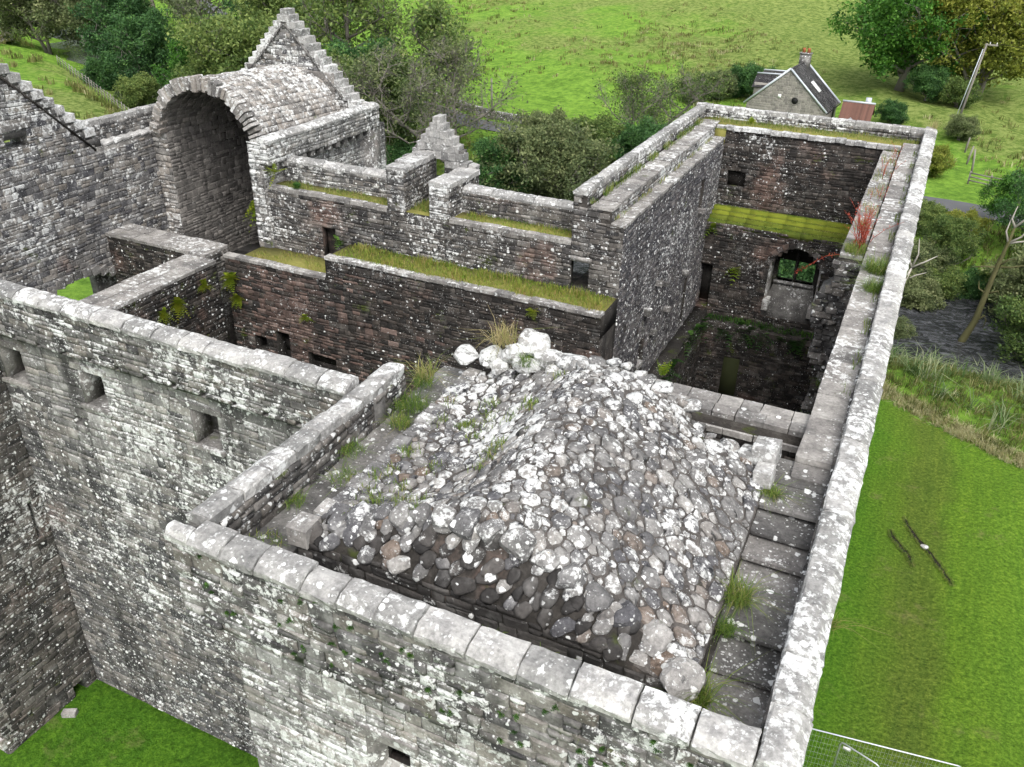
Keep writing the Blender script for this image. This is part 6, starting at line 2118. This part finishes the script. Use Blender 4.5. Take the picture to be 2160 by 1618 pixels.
# lawn slits: flat strips with the shadow of their depth painted near-black
M['slit_shadow'] = plain_mat('slit_shadow', (0.006, 0.006, 0.004), (0.02, 0.018, 0.01), 8.0, 0.95, 0.6)
for lb, p0, p1 in (('left dark slit in the lawn with ragged turf lip', (2.35, 31.4), (3.35, 29.5)), ('right dark slit in the lawn beside a pale stone', (2.8, 32.5), (4.7, 28.9))):
    e = thing('lawn_slit', lb, 'ditch', (p0[0], p0[1], GZ), 'dark slits in the lawn')
    b, mb = MB(), MB()
    a, c = V3(*p0, 0), V3(*p1, 0)
    u = norm(c - a)
    w = np.cross(u, Z)
    L, R_, q = [], [], []
    for k in range(25):
        t = k / 24
        m_ = a + (c - a) * t + w * (0.05 * math.sin(t * 7) + rng.normal(scale=0.015))
        hw_ = 0.075 * math.sin(math.pi * min(t * 1.0 + 0.02, 0.99)) ** 0.4 * rng.uniform(0.6, 1.3)
        zg = float(G(m_[0], m_[1])) + 0.03
        L.append(m_ - w * hw_ + V3(0, 0, zg))
        R_.append(m_ + w * hw_ + V3(0, 0, zg))
        q += [m_ + w * (rng.choice((-1, 1)) * (hw_ + rng.uniform(0, 0.09))) + u * rng.uniform(-0.08, 0.08) + V3(0, 0, zg - 0.03) for _ in range(60)]
    b.add(L + R_, [(k, k + 1, 26 + k, 25 + k) for k in range(24)])
    b.put('shadow_strip', e, M['slit_shadow'])
    blades(mb, np.array(q), 0.09, 0.014, np.clip(rng.normal(0.4, 0.2, len(q)), 0, 1), 0.7)
    mb.put('grass_lip', e, M['grass'], kind='stuff')
e = thing('loose_stone', 'pale stone lying by the slit in the lawn', 'stone', (3.55, 31.0, GZ))
o = put('stone_lump', shared_mesh('rock', 1, M['coping']), e, None, Matrix.Translation((3.62, 30.85, GZ + 0.08)) @ Matrix.Diagonal((0.16, 0.12, 0.1, 1)))
e = thing('loose_stone', 'pale block lying on the shaded grass at the wall foot', 'stone', (-19.0, 10.3, GZ))
put('stone_lump', shared_mesh('slab', 1, M['slab']), e, None, Matrix.Translation((-18.95, 10.2, GZ + 0.62)) @ Matrix.Rotation(0.5, 4, 'Z') @ Matrix.Diagonal((0.4, 0.22, 0.16, 1)))
e = thing('field_boulder', 'lone white boulder high on the bright field', 'boulder', (-104, 181, float(G(-104, 181))))
put('boulder_lump', shared_mesh('rock', 3, M['coping']), e, None, Matrix.Translation((-104, 181, float(G(-104, 181)) + 0.4)) @ Matrix.Diagonal((0.9, 0.6, 0.7, 1)))

# ------------------------------------------------------------------ plants growing on the walls
tufts_ = [
    ('long green tuft between the left parapet and the boulders', (-7.75, 12.1, -0.66), 0.32, 0.3, 300, 0.34), ('green tuft on the walkway near the parapet end', (-7.65, 11.5, -0.7), 0.22, 0.24, 170, 0.35),
    ('tuft at the middle of the left walkway', (-7.95, 10.3, -0.7), 0.26, 0.22, 160, 0.35), ('small tuft on the left walkway below the middle one', (-7.6, 9.65, -0.72), 0.24, 0.2, 120, 0.4),
    ('tuft against the inner parapet near the front corner', (-8.0, 8.75, -0.78), 0.2, 0.2, 120, 0.35), ('low tuft in the front left corner of the walkway', (-7.75, 7.75, -0.8), 0.28, 0.14, 130, 0.45),
    ('straw-coloured tuft behind the parapet end', (-8.0, 13.0, -0.55), 0.2, 0.5, 120, 0.85), ('green cushion below the straw-coloured tuft', (-7.9, 12.8, -0.55), 0.2, 0.22, 160, 0.25),
    ('tall dry tuft among the crowning boulders', (-6.65, 13.85, 0.2), 0.24, 0.5, 150, 0.85), ('short green tuft between the crowning boulders', (-5.95, 13.4, 0.1), 0.12, 0.26, 120, 0.25),
    ('wide tuft on the stepped flags near the front', (-0.98, 8.05, -1.05), 0.16, 0.5, 220, 0.5), ('bushy tuft half way up the stepped flags', (-0.92, 9.95, -0.88), 0.2, 0.4, 260, 0.4),
    ('small green plant on the stepped flags', (-0.95, 9.3, -0.92), 0.14, 0.22, 140, 0.22), ('tuft beside the upper steps next to the stub', (-0.95, 12.3, -0.62), 0.16, 0.26, 200, 0.3),
    ('brown tuft in the front gutter corner', (-1.3, 7.5, -1.0), 0.2, 0.25, 150, 0.75), ('dark tuft in the middle of the front gutter', (-3.0, 7.4, -1.0), 0.3, 0.3, 220, 0.4), ('tuft in the front gutter by the yellow flower', (-3.9, 7.4, -1.0), 0.3, 0.28, 220, 0.45),
    ('leafy tuft in the left part of the front gutter', (-5.0, 7.35, -1.0), 0.22, 0.26, 200, 0.25), ('tuft at the far end of the front gutter', (-6.6, 7.35, -1.0), 0.2, 0.2, 120, 0.3), ('dry tuft right of the gutter middle', (-2.2, 7.45, -1.0), 0.25, 0.28, 180, 0.6),
    ('tuft growing from the parapet outer side low on the right', (0.36, 9.7, -0.6), 0.08, 0.3, 60, 0.6), ('grass clump on the wall walk beside the red fireweed', (-0.35, 23.2, -0.4), 0.3, 0.5, 420, 0.3), ('second grass clump on the wall walk towards the viewer', (-0.3, 21.8, -0.4), 0.22, 0.45, 260, 0.3),
    ('tuft below the red fireweed', (-1.05, 24.9, -0.55), 0.3, 0.35, 240, 0.45), ('green clump on the broken inner wall below the wall walk', (-1.0, 24.4, -4.6), 0.3, 0.3, 200, 0.25), ('green clump at the foot of the wall walk', (-1.0, 20.0, -3.6), 0.35, 0.3, 260, 0.22),
    ('pale seed-head tuft on the far coping corner', (0.2, 40.1, -0.02), 0.2, 0.6, 60, 0.9),
]
for lb, c, r, h, n, t in tufts_:
    tuft('grass_tuft', lb, c, r, h * 0.85, n, None, (t, 0.2))
# low grass and weeds rooted in the rubble roof
mb = MB()
for k in range(34):
    x, y = rng.uniform(-7.0, -5.0), rng.uniform(8.4, 13.2)
    n = 40
    q = np.stack([x + rng.normal(scale=0.08, size=n), y + rng.normal(scale=0.1, size=n), np.full(n, float(mound(x, y)[0]) - 0.02)], 1)
    blades(mb, q, 0.12, 0.012, np.clip(rng.normal(0.45, 0.2, n), 0, 1), 0.6)
mb.put('weeds', roof, M['grass'], kind='stuff')


def sprig(name, label, c, n, L, w, out, mat, cat, group, droop=0.4, spread=1.0, leaflets=9, t=0.5):
    mb = MB()
    fronds(mb, np.asarray(c, float), n, L, w, out, spread, droop, leaflets, t)
    return tag(mb.put(name, None, mat), label, cat, group)


FG = 'ferns growing from the wall faces'
for lb, c, n, L in (('round yellow-green fern on the inner wall', (-23.12, 20.75, -5.15), 46, 0.5), ('small browning fern left of the round one', (-23.12, 20.0, -5.25), 22, 0.4), ('pale fern on the inner wall near its end', (-23.12, 22.1, -4.95), 22, 0.42),
                    ('tall hanging fern in the wall corner', (-22.9, 23.3, -5.1), 50, 0.5), ('fern hanging below the tall one in the corner', (-22.8, 23.4, -5.9), 24, 0.4), ('small fern on the reddish wall', (-19.6, 23.42, -6.05), 12, 0.35),
                    ('tiny fern under the ledge towards the far tower', (-10.2, 23.42, -3.75), 9, 0.32)):
    sprig('fern', lb, c, n, L, 0.1, (0.8 if c[1] < 23 else 0, -0.7, 0.3), M['fern'], 'fern', FG, 0.5, 1.1)
sprig('sapling', 'yellow-green sapling clinging inside the vaulted room', (-23.6, 26.2, -3.0), 36, 0.7, 0.16, (-0.4, -0.5, -0.3), M['fern'], 'sapling', None, 0.9, 1.3, 7)
sprig('wall_plant', 'bright leafy plant on the window wall beside the doorway', (-6.3, 36.9, -6.3), 10, 0.5, 0.16, (0, -1, 0), M['fern'], 'plant', None, 0.8, 1.0, 5, 0.3)
sprig('wall_plant', 'small bright plant at the edge of the mossy shelf', (-7.6, 36.9, -4.6), 10, 0.45, 0.14, (0, -1, 0.2), M['fern'], 'plant', None, 0.5, 1.0, 5, 0.2)
sprig('wall_plant', 'yellow-green weed on the far wall walk', (-7.0, 39.1, -0.5), 16, 0.4, 0.1, (0, 0, 1), M['fern'], 'plant', None, 0.3, 0.9, 6)
sprig('wall_plant', 'green weed beside the dormer recess window', (-18.9, 25.0, -3.4), 9, 0.4, 0.12, (0, -1, 0.3), M['herb'], 'plant', None, 0.4, 0.9, 5, 0.8)
sprig('wall_plant', 'thin weed climbing the upper wall corner of the vaulted tower', (-21.6, 25.0, -1.2), 14, 0.5, 0.08, (0.2, -1, 0.6), M['fern'], 'plant', None, 0.2, 1.2, 7, 0.4)
sprig('wall_plant', 'leafy weed on the left ledge', (-20.9, 25.3, -1.8), 14, 0.35, 0.12, (0, -0.3, 1), M['herb'], 'plant', None, 0.4, 0.9, 5, 0.6)
sprig('gutter_weed', 'dark leafy weed in the front gutter', (-5.15, 7.45, -0.98), 26, 0.34, 0.12, (0, 0, 1), M['herb'], 'plant', None, 0.4, 1.1, 6, 0.5)
sprig('wall_plant', 'small sapling on the crest behind the rubble roof', (-3.3, 13.5, 0.5), 8, 0.35, 0.07, (0, 0, 1), M['fern'], 'plant', None, 0.1, 0.5, 6, 0.3)
# moss cushions on the front parapet face
mo_ = MB()
for k in range(46):
    x, z = rng.uniform(-8.4, -0.5), rng.uniform(-1.5, -0.24)
    fronds(mo_, V3(x, 6.69, z), 10, 0.06, 0.02, (0, -1, 0.3), 1.2, 0.3, 3, 0.4)
tag(mo_.put('moss_cushions', None, M['herb']), 'little dark moss cushions in the joints of the front parapet', 'moss', None, 'stuff')
# yellow flower in the gutter
fl_ = thing('yellow_flower', 'single yellow flower in the front gutter', 'flower', (-3.72, 7.35, -0.98))
b = MB()
b.tube([V3(-3.72, 7.35, -0.98), V3(-3.71, 7.33, -0.72)], (0.006, 0.005), 5)
b.put('stem', fl_, M['herb'])
M['yellow'] = plain_mat('yellow_petal', (0.7, 0.45, 0.01), (0.85, 0.6, 0.02), 8.0, 0.6, 0.0)
b = MB()
for k in range(12):
    a = k * math.pi / 6
    d, s = V3(math.cos(a), math.sin(a), 0.25) * 0.045, V3(-math.sin(a), math.cos(a), 0) * 0.011
    o_ = V3(-3.71, 7.33, -0.72)
    b.add([o_, o_ + d * 0.6 - s, o_ + d, o_ + d * 0.6 + s], [(0, 1, 2, 3)])
b.put('petals', fl_, M['yellow'])
# fireweed on the wall walk: upright red stems with narrow leaves
for i, (x, y, n, h, lb) in enumerate([(-1.0, 25.4, 30, 1.25, 'tall red fireweed clump at the broken end of the wall walk'), (-1.05, 27.6, 4, 0.5, 'thin pinkish fireweed further along the wall walk'), (-0.95, 30.5, 4, 0.5, 'middle pink fireweed group on the wall walk'), (-1.0, 33.8, 6, 0.6, 'faded fireweed near the far end of the wall walk'), (-0.95, 35.8, 5, 0.6, 'farthest pale fireweed by the far corner')]):
    e = thing('fireweed', lb, 'plant', (x, y, -0.56), 'fireweed on the wall walk')
    st_, lf_ = MB(), MB()
    for k in range(n):
        bx, by = x + rng.normal(scale=0.13), y + rng.normal(scale=0.22 if i == 0 else 0.4)
        hh = h * rng.uniform(0.55, 1.1)
        lean = rng.normal(scale=0.25, size=2) * hh + (np.array([-0.3, 0]) if i == 0 and k % 4 == 0 else 0)
        p = [V3(bx + lean[0] * t * t, by + lean[1] * t * t, -0.56 + hh * t) for t in (0, 0.35, 0.7, 1.0)]
        st_.tube(p, (0.008, 0.007, 0.006, 0.003), 4)
        for q in range(16):
            t = 0.2 + 0.8 * (q + rng.random()) / 16
            o_ = V3(bx + lean[0] * t * t, by + lean[1] * t * t, -0.56 + hh * t)
            a = q * 2.4 + k
            d = V3(math.cos(a), math.sin(a), 0.5) * 0.12 * (1.15 - t * 0.7)
            s = V3(-math.sin(a), math.cos(a), 0) * 0.013
            lf_.add([o_, o_ + d * 0.5 - s, o_ + d, o_ + d * 0.5 + s], [(0, 1, 2, 3)], np.clip((0.35 if i == 0 else 0.82) + rng.normal(scale=0.2), 0, 1))
    st_.put('stems', e, M['fireweed'])
    lf_.put('leaves', e, M['fireweed'])
# one long red stem hanging out over the void
e = thing('fireweed', 'long red fireweed stem leaning out across the arched window', 'plant', (-1.4, 25.2, -0.7), 'fireweed on the wall walk')
st_, lf_ = MB(), MB()
pts_ = [V3(-1.4, 25.0, -0.7), V3(-1.8, 25.05, -0.85), V3(-2.2, 25.1, -1.2), V3(-2.6, 25.15, -1.6)]
st_.tube(pts_, (0.012, 0.01, 0.008, 0.005), 5)
for q in range(46):
    t = rng.random() * 2.99
    o_ = pts_[int(t)] + (pts_[int(t) + 1] - pts_[int(t)]) * (t - int(t))
    d = norm(rng.normal(size=3)) * 0.1
    s = norm(np.cross(d, V3(0.2, 1, 0.3))) * 0.012
    lf_.add([o_, o_ + d * 0.5 - s, o_ + d, o_ + d * 0.5 + s], [(0, 1, 2, 3)], np.clip(0.3 + rng.normal(scale=0.15), 0, 1))
st_.put('stems', e, M['fireweed'])
lf_.put('leaves', e, M['fireweed'])
